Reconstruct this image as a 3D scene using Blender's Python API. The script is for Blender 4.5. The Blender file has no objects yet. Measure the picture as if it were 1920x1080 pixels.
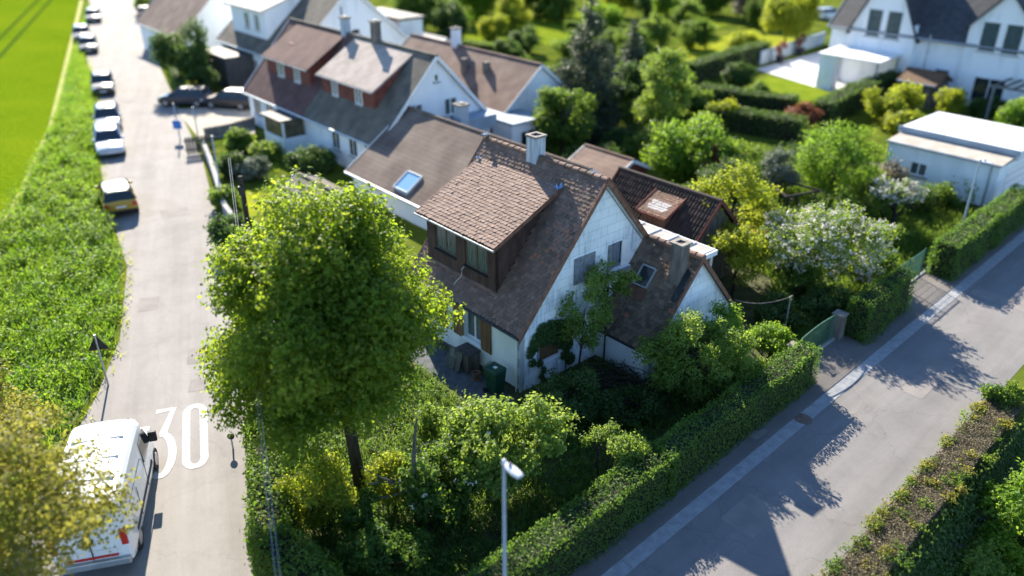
import bpy, math, random
import numpy as np
from mathutils import Vector, Matrix
SC = bpy.context.scene
COL = SC.collection
PI = math.pi
# ------------------------------------------------------------------ camera, sky, sun, exposure
CAM_H, PITCH, FPX = 16.763, 0.47598, 1505.5
cam = bpy.data.objects.new('camera', bpy.data.cameras.new('camera')); COL.objects.link(cam)
cam.location = (0, 0, CAM_H); cam.rotation_euler = (PI/2 - PITCH, 0, 0)
cam.data.sensor_width = 36; cam.data.lens = 36*FPX/1920
cam.data.clip_start = .5; cam.data.clip_end = 2000
cam.data.dof.use_dof = True; cam.data.dof.focus_distance = 25.5
cam.data.dof.aperture_fstop = cam.data.lens/1000/0.21
SC.camera = cam
SUN_EL, SUN_AZ = math.radians(30.5), math.radians(109)      # azimuth counted from +X
w = bpy.data.worlds.new('World'); SC.world = w; w.use_nodes = True
nt = w.node_tree; bg = nt.nodes['Background']
sky = nt.nodes.new('ShaderNodeTexSky'); sky.sky_type = 'NISHITA'; sky.sun_disc = False; sky.air_density = .9; sky.dust_density = .1; sky.ozone_density = 5
sky.sun_elevation = SUN_EL; sky.sun_rotation = math.radians(90) - SUN_AZ
nt.links.new(sky.outputs[0], bg.inputs[0]); bg.inputs[1].default_value = 0.105
sd = bpy.data.lights.new('sun', 'SUN'); sd.energy = 5; sd.angle = math.radians(.5); sd.color = (1, .91, .76)
so = bpy.data.objects.new('sun', sd); COL.objects.link(so)
sv = Vector((math.cos(SUN_AZ)*math.cos(SUN_EL), math.sin(SUN_AZ)*math.cos(SUN_EL), math.sin(SUN_EL)))
so.rotation_euler = sv.to_track_quat('Z', 'Y').to_euler(); so.location = (0, 0, 60)
SC.view_settings.view_transform = 'Standard'; SC.view_settings.look = 'None'
SC.view_settings.exposure = 1.62; SC.view_settings.gamma = 1
SC.render.engine = 'CYCLES'
cy = SC.cycles
cy.use_denoising = True; cy.max_bounces = 10; cy.diffuse_bounces = 7; cy.glossy_bounces = 2
cy.transmission_bounces = 4; cy.transparent_max_bounces = 4; cy.sample_clamp_indirect = 6
cy.caustics_reflective = False; cy.caustics_refractive = False

# ------------------------------------------------------------------ estate frame (x = g along the street, y = r up the lane)
O = np.array([.264, 24.168]); YAW = 2.289
RV = np.array([math.cos(YAW), math.sin(YAW)]); GV = np.array([math.sin(YAW), -math.cos(YAW)])
ROT = YAW - PI/2
cs_, sn_ = math.cos(PITCH), math.sin(PITCH)
def W(g, r): return O + GV*g + RV*r
def at(px, py, z=0.0):                                       # ground point seen at a photo pixel
    X = (px-960)/FPX; Y = (540-py)/FPX
    d = np.array([X, cs_+Y*sn_, -sn_+Y*cs_]); t = (z-CAM_H)/d[2]
    return np.array([d[0]*t, d[1]*t])
def RG(p): return float((p-O)@GV), float((p-O)@RV)
SO = np.array([.81, 16.35]); SA = math.radians(43.59)        # street frame: s along, t to the far side
SD = np.array([math.cos(SA), math.sin(SA)]); TD = np.array([math.sin(SA), -math.cos(SA)])
def ST(s, t): return SO + SD*s + TD*t

# ------------------------------------------------------------------ mesh builder
class MB:
    def __init__(s): s.v = []; s.f = []; s.r = []
    def add(s, vs, fs, rnd=0.5):
        n = len(s.v); s.v += [tuple(map(float, p)) for p in vs]
        for f in fs: s.f.append(tuple(i+n for i in f)); s.r.append(rnd)
        return s
    def box(s, x0, y0, z0, x1, y1, z1, rnd=.5):
        v = [(x0,y0,z0),(x1,y0,z0),(x1,y1,z0),(x0,y1,z0),(x0,y0,z1),(x1,y0,z1),(x1,y1,z1),(x0,y1,z1)]
        return s.add(v, [(0,3,2,1),(4,5,6,7),(0,1,5,4),(1,2,6,5),(2,3,7,6),(3,0,4,7)], rnd)
    def hexa(s, b, t, rnd=.5):                               # 4 bottom points, 4 top points
        return s.add(list(b)+list(t), [(0,3,2,1),(4,5,6,7),(0,1,5,4),(1,2,6,5),(2,3,7,6),(3,0,4,7)], rnd)
    def bar(s, a, b, wd, h=None, up=(0,0,1), rnd=.5):
        h = h or wd; a = Vector(a); b = Vector(b); d = (b-a).normalized(); u = Vector(up)
        if abs(d.dot(u)) > .98: u = Vector((1,0,0))
        x = d.cross(u).normalized()*(wd/2); y = x.cross(d).normalized()*(h/2)
        return s.hexa([a-x-y, a+x-y, a+x+y, a-x+y], [b-x-y, b+x-y, b+x+y, b-x+y], rnd)
    def prism(s, poly, axis, a0, a1, rnd=.5):                # poly of 2 coords, extruded along axis 0/1/2
        def P(p, a):
            q = list(p); q.insert(axis, a); return q
        n = len(poly); vs = [P(p, a0) for p in poly]+[P(p, a1) for p in poly]
        fs = [tuple(range(n))[::-1], tuple(range(n, 2*n))]+[(i, (i+1) % n, n+(i+1) % n, n+i) for i in range(n)]
        return s.add(vs, fs, rnd)
    def tube(s, pts, rad, n=8, caps=True, rnd=.5):
        pts = [Vector(p) for p in pts]; rad = rad if hasattr(rad, '__len__') else [rad]*len(pts)
        vs = []
        for i, p in enumerate(pts):
            d = (pts[min(i+1, len(pts)-1)]-pts[max(i-1, 0)]).normalized()
            u = Vector((0,0,1)) if abs(d.z) < .95 else Vector((1,0,0))
            x = d.cross(u).normalized(); y = x.cross(d)
            for k in range(n):
                a = 2*PI*k/n; vs.append(p+(x*math.cos(a)+y*math.sin(a))*rad[i])
        fs = [(i*n+k, i*n+(k+1) % n, (i+1)*n+(k+1) % n, (i+1)*n+k) for i in range(len(pts)-1) for k in range(n)]
        if caps: fs += [tuple(range(n))[::-1], tuple((len(pts)-1)*n+k for k in range(n))]
        return s.add(vs, fs, rnd)
    def lathe(s, prof, c=(0,0,0), n=20, rnd=.5):
        vs = [(c[0]+r*math.cos(2*PI*k/n), c[1]+r*math.sin(2*PI*k/n), c[2]+z) for r, z in prof for k in range(n)]
        fs = [(i*n+k, i*n+(k+1) % n, (i+1)*n+(k+1) % n, (i+1)*n+k) for i in range(len(prof)-1) for k in range(n)]
        fs += [tuple(range(n))[::-1], tuple((len(prof)-1)*n+k for k in range(n))]
        return s.add(vs, fs, rnd)
    def sheet(s, pts, z=0.0, rnd=.5):
        return s.add([(p[0], p[1], z) for p in pts], [tuple(range(len(pts)))], rnd)
    def build(s, name, m, parent=None, label=None, bevel=0, smooth=False):
        me = bpy.data.meshes.new(name); me.from_pydata(s.v, [], s.f); me.update()
        a = me.attributes.new('rnd', 'FLOAT', 'FACE'); a.data.foreach_set('value', np.array(s.r, dtype=np.float32))
        if smooth: me.polygons.foreach_set('use_smooth', [True]*len(me.polygons))
        return link(name, me, m, parent, label, bevel)
def link(name, me, m, parent=None, label=None, bevel=0):
    me.materials.append(m); o = bpy.data.objects.new(name, me); COL.objects.link(o)
    if parent is not None: o.parent = parent
    if label: o['label'] = label
    if bevel:
        b = o.modifiers.new('bevel', 'BEVEL'); b.width = bevel; b.segments = 2; b.limit_method = 'ANGLE'; b.angle_limit = .7
    return o
def tag(o, label, cat, group=None):
    o['label'] = label; o['category'] = cat
    if group: o['group'] = group
    return o
def struct(o, kind='structure'): o['kind'] = kind; return o
def thing(name, label, cat, p, z=0, rot=0.0, group=None):
    o = bpy.data.objects.new(name, None); COL.objects.link(o); o.empty_display_size = .3
    o.location = (p[0], p[1], z); o.rotation_euler = (0, 0, rot)
    return tag(o, label, cat, group)
def ething(name, label, cat, g, r, z=0, rot=0.0, group=None):
    return thing(name, label, cat, W(g, r), z, ROT+rot, group)
def copy_thing(o, p, z, rot, label):
    c = o.copy(); COL.objects.link(c); c.location = (p[0], p[1], z); c.rotation_euler = (0, 0, rot); c['label'] = label
    for ch in list(o.children):
        d = ch.copy(); COL.objects.link(d); d.parent = c
        for g in list(ch.children):
            e = g.copy(); COL.objects.link(e); e.parent = d
    return c

# ------------------------------------------------------------------ materials
def nodes(name):
    m = bpy.data.materials.new(name); m.use_nodes = True; t = m.node_tree
    return m, t, t.nodes['Principled BSDF']
def N(t, kind, **kw):
    n = t.nodes.new(kind)
    for k, v in kw.items():
        if k in n.inputs.keys(): n.inputs[k].default_value = v
        else: setattr(n, k, v)
    return n
def c4(c): return (c[0], c[1], c[2], 1)
def ramp(t, fac, stops):
    r = t.nodes.new('ShaderNodeValToRGB'); e = r.color_ramp.elements
    while len(e) < len(stops): e.new(.5)
    for i, (p, c) in enumerate(stops): e[i].position = p; e[i].color = c4(c)
    t.links.new(fac, r.inputs[0]); return r.outputs[0]
def mixc(t, fac, a, b, mode='MIX'):
    n = t.nodes.new('ShaderNodeMix'); n.data_type = 'RGBA'; n.blend_type = mode
    for i, x in ((0, fac), (6, a), (7, b)):
        if hasattr(x, 'is_output') or isinstance(x, bpy.types.NodeSocket): t.links.new(x, n.inputs[i])
        else: n.inputs[i].default_value = c4(x) if i else x
    return n.outputs[2]
def mat(name, c1, c2=None, scale=3., rough=.8, bump=0., bscale=None, detail=6, metal=0., spec=.3, stretch=(1,1,1), lo=.35, hi=.65, courses=0):
    m, t, b = nodes(name); b.inputs['Roughness'].default_value = rough; b.inputs['Metallic'].default_value = metal
    b.inputs['Specular IOR Level'].default_value = spec
    tc = N(t, 'ShaderNodeTexCoord'); mp = N(t, 'ShaderNodeMapping'); mp.inputs['Scale'].default_value = stretch
    t.links.new(tc.outputs['Object'], mp.inputs[0])
    if c2 is None: b.inputs['Base Color'].default_value = c4(c1)
    else:
        n = N(t, 'ShaderNodeTexNoise', Scale=scale, Detail=detail); t.links.new(mp.outputs[0], n.inputs['Vector'])
        col = ramp(t, n.outputs['Fac'], [(lo, c1), (hi, c2)])
        if courses:
            wv = N(t, 'ShaderNodeTexWave', Scale=1.9, Distortion=.6, Detail=2.); wv.inputs['Detail Scale'].default_value = 3; wv.bands_direction = 'Z'; wv.wave_profile = 'SAW'; t.links.new(tc.outputs['Object'], wv.inputs['Vector'])
            col = mixc(t, 1., col, ramp(t, wv.outputs['Fac'], [(0, (.72,.72,.72)), (.25, (1,1,1)), (1, (1.05,1.05,1.05))]), 'MULTIPLY')
        t.links.new(col, b.inputs['Base Color'])
    if bump:
        n2 = N(t, 'ShaderNodeTexNoise', Scale=bscale or scale*4, Detail=5); t.links.new(mp.outputs[0], n2.inputs['Vector'])
        bp = N(t, 'ShaderNodeBump', Strength=bump, Distance=.05); t.links.new(n2.outputs['Fac'], bp.inputs['Height'])
        t.links.new(bp.outputs[0], b.inputs['Normal'])
    return m
def tile_mat(name, stops, moss=(.055,.06,.03), mamt=.45, rough=.85):
    m, t, b = nodes(name); b.inputs['Roughness'].default_value = rough; b.inputs['Specular IOR Level'].default_value = .25
    a = N(t, 'ShaderNodeAttribute', attribute_name='rnd'); col = ramp(t, a.outputs['Fac'], stops)
    tc = N(t, 'ShaderNodeTexCoord')
    n = N(t, 'ShaderNodeTexNoise', Scale=1.1, Detail=7, Roughness=.65); t.links.new(tc.outputs['Object'], n.inputs['Vector'])
    f = N(t, 'ShaderNodeMapRange'); f.inputs[1].default_value = .5; f.inputs[2].default_value = .72; f.inputs[4].default_value = mamt
    t.links.new(n.outputs['Fac'], f.inputs[0]); col = mixc(t, f.outputs[0], col, moss)
    n3 = N(t, 'ShaderNodeTexNoise', Scale=24, Detail=4); t.links.new(tc.outputs['Object'], n3.inputs['Vector'])
    col = mixc(t, .55, col, ramp(t, n3.outputs['Fac'], [(.3, (.7,.7,.7)), (.7, (1.18,1.16,1.14))]), 'MULTIPLY')
    t.links.new(col, b.inputs['Base Color'])
    bp = N(t, 'ShaderNodeBump', Strength=.4, Distance=.02); t.links.new(n3.outputs['Fac'], bp.inputs['Height']); t.links.new(bp.outputs[0], b.inputs['Normal'])
    return m
def leaf_mat(name, stops, tstops, tr=.5, rough=.45):
    m, t, b = nodes(name); b.inputs['Roughness'].default_value = .55; b.inputs['Specular IOR Level'].default_value = .22
    a = N(t, 'ShaderNodeAttribute', attribute_name='rnd')
    t.links.new(ramp(t, a.outputs['Fac'], stops), b.inputs['Base Color'])
    tl = N(t, 'ShaderNodeBsdfTranslucent'); t.links.new(ramp(t, a.outputs['Fac'], tstops), tl.inputs[0])
    mx = N(t, 'ShaderNodeMixShader'); mx.inputs[0].default_value = tr
    t.links.new(b.outputs[0], mx.inputs[1]); t.links.new(tl.outputs[0], mx.inputs[2])
    t.links.new(mx.outputs[0], t.nodes['Material Output'].inputs[0]); return m
def leafm(name, dk, lt, tk, tt, tr=.5): return leaf_mat(name, [(0, dk), (1, lt)], [(0, tk), (1, tt)], tr)
M = {}
M['lime'] = leaf_mat('linden_leaf', [(0,(.05,.10,.012)),(.8,(.105,.17,.022)),(1,(.16,.19,.035))], [(0,(.27,.42,.02)),(.8,(.50,.63,.04)),(1,(.68,.66,.09))], .5)
M['hedge'] = leafm('hedge_leaf', (.042,.095,.018), (.09,.165,.03), (.14,.28,.03), (.26,.42,.05), .44)
M['elder'] = leafm('elder_leaf', (.07,.13,.02), (.17,.25,.06), (.27,.43,.035), (.5,.62,.1), .47)
M['golden'] = leafm('golden_leaf', (.13,.17,.016), (.22,.25,.03), (.42,.52,.02), (.62,.66,.06), .5)
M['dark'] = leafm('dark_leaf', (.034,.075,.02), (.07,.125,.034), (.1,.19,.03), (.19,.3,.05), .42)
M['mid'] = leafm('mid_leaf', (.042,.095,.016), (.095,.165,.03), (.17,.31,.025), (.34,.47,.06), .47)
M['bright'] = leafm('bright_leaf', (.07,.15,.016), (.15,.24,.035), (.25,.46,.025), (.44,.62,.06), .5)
M['orange'] = leafm('amber_leaf', (.14,.15,.03), (.23,.2,.05), (.33,.38,.04), (.52,.46,.08), .46)
M['olive'] = leafm('silver_leaf', (.09,.12,.085), (.17,.2,.15), (.13,.18,.1), (.22,.27,.17), .3)
M['spruce'] = leafm('spruce_needle', (.04,.06,.038), (.085,.115,.065), (.06,.09,.045), (.11,.15,.07), .3)
M['red'] = leafm('copper_leaf', (.12,.045,.03), (.24,.09,.05), (.3,.1,.05), (.4,.18,.08), .4)
M['blossom'] = leafm('blossom_petal', (.55,.52,.46), (.8,.78,.74), (.5,.48,.42), (.7,.66,.6), .35)
M['dryleaf'] = leafm('dry_stem', (.12,.10,.055), (.2,.165,.095), (.17,.15,.07), (.25,.21,.1), .3)
M['meadow'] = leafm('meadow_leaf', (.06,.15,.014), (.17,.26,.03), (.2,.42,.02), (.42,.58,.05), .46)
M['crop'] = leafm('crop_blade', (.07,.17,.012), (.13,.25,.02), (.17,.4,.015), (.3,.5,.03), .5)
M['bark'] = mat('bark', (.022,.018,.013), (.06,.05,.037), 9, .95, .6, stretch=(1,1,.25))
M['greybark'] = mat('grey_bark', (.06,.058,.055), (.13,.12,.11), 9, .95, .5, stretch=(1,1,.25))
M['hedgecore'] = mat('hedge_core', (.012,.016,.008), (.03,.03,.018), 6, 1)
M['soil'] = mat('garden_soil', (.04,.048,.02), (.085,.09,.038), 1.4, 1, .5, 8)
M['terrain'] = mat('meadow_ground', (.05,.08,.012), (.135,.16,.024), .3, 1, .4, 6, detail=9, spec=0)
M['lawn'] = mat('lawn', (.12,.18,.014), (.18,.225,.022), .9, 1, .5, 30, spec=0)
M['drylawn'] = mat('dry_lawn', (.19,.23,.02), (.28,.29,.03), .9, 1, .5, 30, spec=0)
M['plaster'] = mat('white_plaster', (.62,.66,.63), (.80,.81,.77), 1.3, .9, .25, 60, stretch=(1,1,.5))
M['white'] = mat('white_render', (.66,.69,.71), (.84,.85,.86), 1.2, .85, .08, 40, stretch=(1,1,.25), lo=.25, hi=.5)
M['whitepaint'] = mat('white_paint', (.74,.74,.73), (.8,.8,.79), 6, .5)
M['brownboard'] = mat('brown_verge_board', (.16,.075,.05), (.27,.14,.095), 4, .7, .2, 30, stretch=(1,1,1))
M['darkbrown'] = mat('dark_brown_cladding', (.055,.03,.024), (.10,.056,.045), 5, .8, .3, 20, stretch=(1,1,.3))
M['woodbrown'] = mat('brown_shutter_wood', (.10,.05,.025), (.19,.105,.05), 6, .7, .3, 30, stretch=(1,1,.15))
M['oldwood'] = mat('weathered_wood', (.07,.06,.05), (.17,.145,.12), 7, .9, .5, 30, stretch=(1,1,.15))
M['greyshutter'] = mat('grey_shutter_paint', (.15,.16,.18), (.27,.28,.29), 6, .7, .2, 30)
M['glass'] = mat('window_glass', (.02,.03,.035), None, rough=.06, spec=.6)
M['curtain'] = mat('curtained_glass', (.025,.04,.045), (.10,.15,.16), 9, .15, spec=.6, stretch=(3,3,.3))
M['metal'] = mat('galvanised_steel', (.34,.37,.40), (.45,.48,.5), 3, .45, metal=.6)
M['polepaint'] = mat('grey_pole_paint', (.30,.36,.42), (.38,.43,.48), 3, .45)
M['lampwhite'] = mat('lamp_housing', (.62,.64,.67), (.72,.73,.75), 3, .4)
M['darkmetal'] = mat('dark_metal', (.02,.025,.027), (.04,.045,.05), 5, .5, metal=.3)
M['concrete'] = mat('concrete', (.17,.15,.13), (.3,.27,.23), 4, .95, .4, 25)
M['chimbrown'] = mat('sooty_render', (.13,.11,.095), (.25,.215,.185), 3, .95, .4, 25, stretch=(1,1,.4))
M['zinc'] = mat('streaked_zinc', (.28,.33,.38), (.55,.6,.65), 3, .6, stretch=(3,3,.35))
M['greenplastic'] = mat('green_bin_plastic', (.008,.045,.026), (.014,.065,.036), 4, .45)
M['greenpaint'] = mat('green_fence_paint', (.05,.13,.09), (.08,.18,.13), 6, .5)
M['clay'] = mat('clay_pot', (.12,.075,.05), (.2,.12,.08), 8, .9)
def road_mat(name, c1, c2, ang, crack=.5):
    m, t, b = nodes(name); b.inputs['Roughness'].default_value = .9; b.inputs['Specular IOR Level'].default_value = .25
    tc = N(t, 'ShaderNodeTexCoord'); mp = N(t, 'ShaderNodeMapping'); mp.inputs['Rotation'].default_value = (0, 0, -ang); mp.inputs['Scale'].default_value = (1, 1, 1)
    t.links.new(tc.outputs['Object'], mp.inputs[0])
    st = N(t, 'ShaderNodeMapping'); st.inputs['Scale'].default_value = (.05, .9, 1); t.links.new(mp.outputs[0], st.inputs[0])
    n1 = N(t, 'ShaderNodeTexNoise', Scale=1.2, Detail=6, Roughness=.6); t.links.new(st.outputs[0], n1.inputs['Vector'])
    n2 = N(t, 'ShaderNodeTexNoise', Scale=.5, Detail=9, Roughness=.7); t.links.new(mp.outputs[0], n2.inputs['Vector'])
    n3 = N(t, 'ShaderNodeTexNoise', Scale=45, Detail=4); t.links.new(mp.outputs[0], n3.inputs['Vector'])
    c = ramp(t, n1.outputs['Fac'], [(.3, c1), (.7, c2)])
    c = mixc(t, 1., c, ramp(t, n2.outputs['Fac'], [(.3, (.82,.81,.8)), (.55, (1,1,1)), (.75, (1.08,1.07,1.06))]), 'MULTIPLY')
    c = mixc(t, 1., c, ramp(t, n3.outputs['Fac'], [(.3, (.86,.86,.86)), (.7, (1.1,1.1,1.1))]), 'MULTIPLY')
    wv = N(t, 'ShaderNodeVectorMath', operation='ADD'); sc_ = N(t, 'ShaderNodeVectorMath', operation='SCALE'); sc_.inputs['Scale'].default_value = .9
    nn = N(t, 'ShaderNodeTexNoise', Scale=1.6, Detail=5); t.links.new(mp.outputs[0], nn.inputs['Vector']); t.links.new(nn.outputs['Color'], sc_.inputs[0]); t.links.new(mp.outputs[0], wv.inputs[0]); t.links.new(sc_.outputs[0], wv.inputs[1])
    vo = N(t, 'ShaderNodeTexVoronoi', Scale=.22, feature='DISTANCE_TO_EDGE'); t.links.new(wv.outputs[0], vo.inputs['Vector'])
    k = 1-crack
    c = mixc(t, 1., c, ramp(t, vo.outputs['Distance'], [(.0, (k,k,k)), (.003, (k,k,k)), (.007, (1,1,1))]), 'MULTIPLY')
    t.links.new(c, b.inputs['Base Color'])
    bp = N(t, 'ShaderNodeBump', Strength=.3, Distance=.02); t.links.new(n3.outputs['Fac'], bp.inputs['Height']); t.links.new(bp.outputs[0], b.inputs['Normal'])
    return m
M['asphalt'] = road_mat('lane_asphalt', (.225,.21,.195), (.29,.272,.255), math.radians(110), .08)
M['streetasphalt'] = road_mat('street_asphalt', (.165,.16,.157), (.225,.212,.203), math.radians(43.6), .13)
M['pave'] = road_mat('pavement_asphalt', (.14,.128,.118), (.19,.175,.162), math.radians(43.6), .12)
M['patch'] = mat('asphalt_patch', (.19,.172,.16), (.235,.215,.2), 1.5, .9, .3, 60)
M['gutter'] = mat('gutter_setts', (.24,.25,.26), (.32,.325,.33), 4, .85, .4, 12)
M['kerb'] = mat('kerb_stone', (.25,.25,.25), (.36,.35,.34), 3, .9, .3)
M['marking'] = mat('road_marking_paint', (.27,.26,.25), (.46,.46,.45), 4, .85, detail=9, lo=.3, hi=.48)
M['path'] = mat('garden_paving', (.05,.06,.07), (.1,.105,.11), 3, .9, .3)
M['sett'] = mat('patio_paving', (.42,.42,.43), (.52,.52,.52), 2, .9)
M['beigedrive'] = mat('driveway_gravel', (.3,.27,.22), (.42,.38,.31), 2, .95, .3)
M['tyre'] = mat('tyre_rubber', (.012,.012,.013), None, rough=.8)
M['rim'] = mat('alloy_rim', (.4,.4,.42), None, rough=.35, metal=.8)
M['redlamp'] = mat('red_lamp_lens', (.5,.03,.02), None, rough=.25, spec=.6)
M['clearlamp'] = mat('clear_lamp_lens', (.7,.72,.75), None, rough=.15, spec=.6)
M['plate'] = mat('number_plate', (.7,.7,.68), None, rough=.5)
M['bumper'] = mat('black_trim', (.025,.026,.028), None, rough=.6)
M['rust'] = mat('rust_red_paint', (.18,.055,.035), (.28,.1,.06), 5, .8)
M['blue'] = mat('blue_sign_face', (.05,.18,.5), None, rough=.4)
M['tarp'] = mat('blue_tarp', (.12,.28,.55), (.4,.55,.75), 12, .5)
M['bluegrey'] = mat('blue_grey_roofing', (.26,.32,.38), (.34,.4,.46), .8, .7)
M['redwall'] = mat('red_brown_cladding', (.13,.04,.03), (.2,.065,.05), 3, .85)
M['slate'] = mat('dark_grey_tiles', (.045,.047,.05), (.075,.075,.078), 2, .7, .4, 12)
M['cream'] = mat('pale_roofing', (.5,.46,.41), (.6,.56,.5), 1.5, .85)
M['terrtile'] = mat('faded_clay_tiles', (.165,.105,.08), (.25,.175,.135), .9, .9, .4, 9, detail=9, courses=1)
M['wingtile'] = mat('old_brown_tiles', (.115,.08,.065), (.19,.145,.115), .7, .9, .4, 9, detail=9, courses=1)
M['greytile'] = mat('grey_brown_tiles', (.10,.088,.07), (.17,.145,.115), 1.1, .9, .4, 9, detail=9, courses=1)
M['mauvetile'] = mat('mauve_brown_tiles', (.09,.045,.04), (.14,.075,.067), 1.1, .9, .4, 9, detail=9, courses=1)
M['beigetile'] = mat('beige_fibre_roof', (.3,.25,.215), (.42,.35,.31), 1.4, .9, .3, 9, detail=9)
M['redtile'] = mat('dull_red_tiles', (.11,.04,.032), (.17,.07,.055), 1.4, .9, .3, 9, courses=1)
M['tile'] = tile_mat('beaver_tail_tiles', [(0,(.17,.11,.085)),(.35,(.20,.13,.10)),(.65,(.225,.145,.11)),(.85,(.26,.175,.135)),(.95,(.34,.17,.11)),(1,(.40,.19,.115))])
M['dtile'] = tile_mat('dormer_tiles', [(0,(.215,.14,.11)),(.4,(.25,.17,.135)),(.8,(.285,.2,.16)),(1,(.32,.205,.155))], mamt=.2)
M['xtile'] = tile_mat('annex_tiles', [(0,(.10,.072,.055)),(.5,(.17,.125,.09)),(.9,(.22,.165,.12)),(1,(.36,.15,.09))], mamt=.55)
M['barntile'] = tile_mat('barn_pantiles', [(0,(.03,.025,.022)),(.6,(.06,.045,.038)),(1,(.12,.07,.05))], mamt=.3)
M['ridge'] = tile_mat('ridge_tiles', [(0,(.13,.085,.065)),(.6,(.22,.14,.11)),(1,(.3,.17,.12))], moss=(.06,.065,.03), mamt=.75)
def panel_mat():
    m, t, b = nodes('weathered_cement_panels'); b.inputs['Roughness'].default_value = .8
    tc = N(t, 'ShaderNodeTexCoord'); sp = N(t, 'ShaderNodeSeparateXYZ'); cb = N(t, 'ShaderNodeCombineXYZ')
    t.links.new(tc.outputs['Object'], sp.inputs[0]); t.links.new(sp.outputs[0], cb.inputs[0]); t.links.new(sp.outputs[2], cb.inputs[1])
    br = N(t, 'ShaderNodeTexBrick', Scale=1.0); br.inputs['Brick Width'].default_value = .95; br.inputs['Row Height'].default_value = .36
    br.inputs['Mortar Size'].default_value = .009; br.inputs['Mortar Smooth'].default_value = .3
    br.inputs['Color1'].default_value = (.76,.78,.79,1); br.inputs['Color2'].default_value = (.84,.85,.85,1); br.inputs['Mortar'].default_value = (.46,.5,.53,1)
    t.links.new(cb.outputs[0], br.inputs['Vector'])
    mp = N(t, 'ShaderNodeMapping'); mp.inputs['Scale'].default_value = (5, 5, .55); t.links.new(tc.outputs['Object'], mp.inputs[0])
    n = N(t, 'ShaderNodeTexNoise', Scale=1.4, Detail=8, Roughness=.7); t.links.new(mp.outputs[0], n.inputs['Vector'])
    n2 = N(t, 'ShaderNodeTexNoise', Scale=.8, Detail=5); t.links.new(tc.outputs['Object'], n2.inputs['Vector'])
    mu = N(t, 'ShaderNodeMath', operation='MULTIPLY'); t.links.new(n.outputs['Fac'], mu.inputs[0]); t.links.new(n2.outputs['Fac'], mu.inputs[1])
    st = ramp(t, mu.outputs[0], [(.14, (1.12,1.12,1.12)), (.25, (1.02,1.03,1.05)), (.32, (.74,.78,.82)), (.42, (.45,.49,.53))])
    t.links.new(mixc(t, 1., br.outputs['Color'], st, 'MULTIPLY'), b.inputs['Base Color'])
    bp = N(t, 'ShaderNodeBump', Strength=.35, Distance=.02); t.links.new(br.outputs['Color'], bp.inputs['Height']); t.links.new(bp.outputs[0], b.inputs['Normal'])
    return m
M['panel'] = panel_mat()
def field_mat():
    m, t, b = nodes('young_crop'); b.inputs['Roughness'].default_value = 1; b.inputs['Specular IOR Level'].default_value = 0
    tc = N(t, 'ShaderNodeTexCoord'); n = N(t, 'ShaderNodeTexNoise', Scale=.06, Detail=9, Roughness=.7); t.links.new(tc.outputs['Object'], n.inputs['Vector'])
    n2 = N(t, 'ShaderNodeTexNoise', Scale=4., Detail=6); t.links.new(tc.outputs['Object'], n2.inputs['Vector'])
    c = ramp(t, n.outputs['Fac'], [(.3, (.095,.17,.006)), (.7, (.175,.23,.01))])
    c = mixc(t, .5, c, ramp(t, n2.outputs['Fac'], [(.35, (.6,.7,.6)), (.65, (1.15,1.1,1.1))]), 'MULTIPLY')
    t.links.new(c, b.inputs['Base Color'])
    bp = N(t, 'ShaderNodeBump', Strength=.8, Distance=.3); t.links.new(n2.outputs['Fac'], bp.inputs['Height']); t.links.new(bp.outputs[0], b.inputs['Normal'])
    return m
M['field'] = field_mat()
def paint(name, c, rough=.28): 
    m = mat(name, c, None, rough=rough, spec=.6); m.node_tree.nodes['Principled BSDF'].inputs['Coat Weight'].default_value = .5; return m

# ------------------------------------------------------------------ foliage
def leafmesh(name, P, Nn, size, rng, m, parent=None, rnd=None, label=None, aspect=.34):
    n = len(P); P = np.asarray(P); Nn = Nn/np.maximum(np.linalg.norm(Nn, axis=1, keepdims=True), 1e-6)
    rv = rng.normal(size=(n, 3)); D = np.cross(Nn, rv); D[:, 2] -= .25*np.linalg.norm(D, axis=1)
    D /= np.maximum(np.linalg.norm(D, axis=1, keepdims=True), 1e-6); B = np.cross(Nn, D)
    s = (size*rng.uniform(.65, 1.3, n))[:, None]
    V = np.empty((n, 4, 3)); V[:, 0] = P-D*s*.5; V[:, 1] = P+B*s*aspect+Nn*s*.1; V[:, 2] = P+D*s*.5; V[:, 3] = P-B*s*aspect+Nn*s*.1
    return quadmesh(name, V, m, parent, rng.uniform(0, 1, n) if rnd is None else rnd, label)
def quadmesh(name, V, m, parent, rnd, label=None):
    n = len(V); me = bpy.data.meshes.new(name)
    me.vertices.add(4*n); me.vertices.foreach_set('co', V.reshape(-1).astype(np.float32))
    me.loops.add(4*n); me.loops.foreach_set('vertex_index', np.arange(4*n, dtype=np.int32))
    me.polygons.add(n); me.polygons.foreach_set('loop_start', np.arange(0, 4*n, 4, dtype=np.int32))
    me.polygons.foreach_set('loop_total', np.full(n, 4, dtype=np.int32)); me.update(calc_edges=True)
    a = me.attributes.new('rnd', 'FLOAT', 'FACE'); a.data.foreach_set('value', rnd.astype(np.float32))
    return link(name, me, m, parent, label)
def unit(rng, n):
    d = rng.normal(size=(n, 3)); return d/np.linalg.norm(d, axis=1, keepdims=True)
def clumps(C, R, k, rng, cr=.32, inner=.3):
    C = np.array(C, float); R = np.array(R, float); d = unit(rng, k)
    f = rng.uniform(inner, 1, k)**.5
    cen = C+d*R*(f*(1-cr*.6)*np.clip(rng.normal(1, .06, k), .8, 1.15))[:, None]; rad = cr*R.mean()*rng.uniform(.6, 1.25, k)
    return cen, rad
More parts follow.
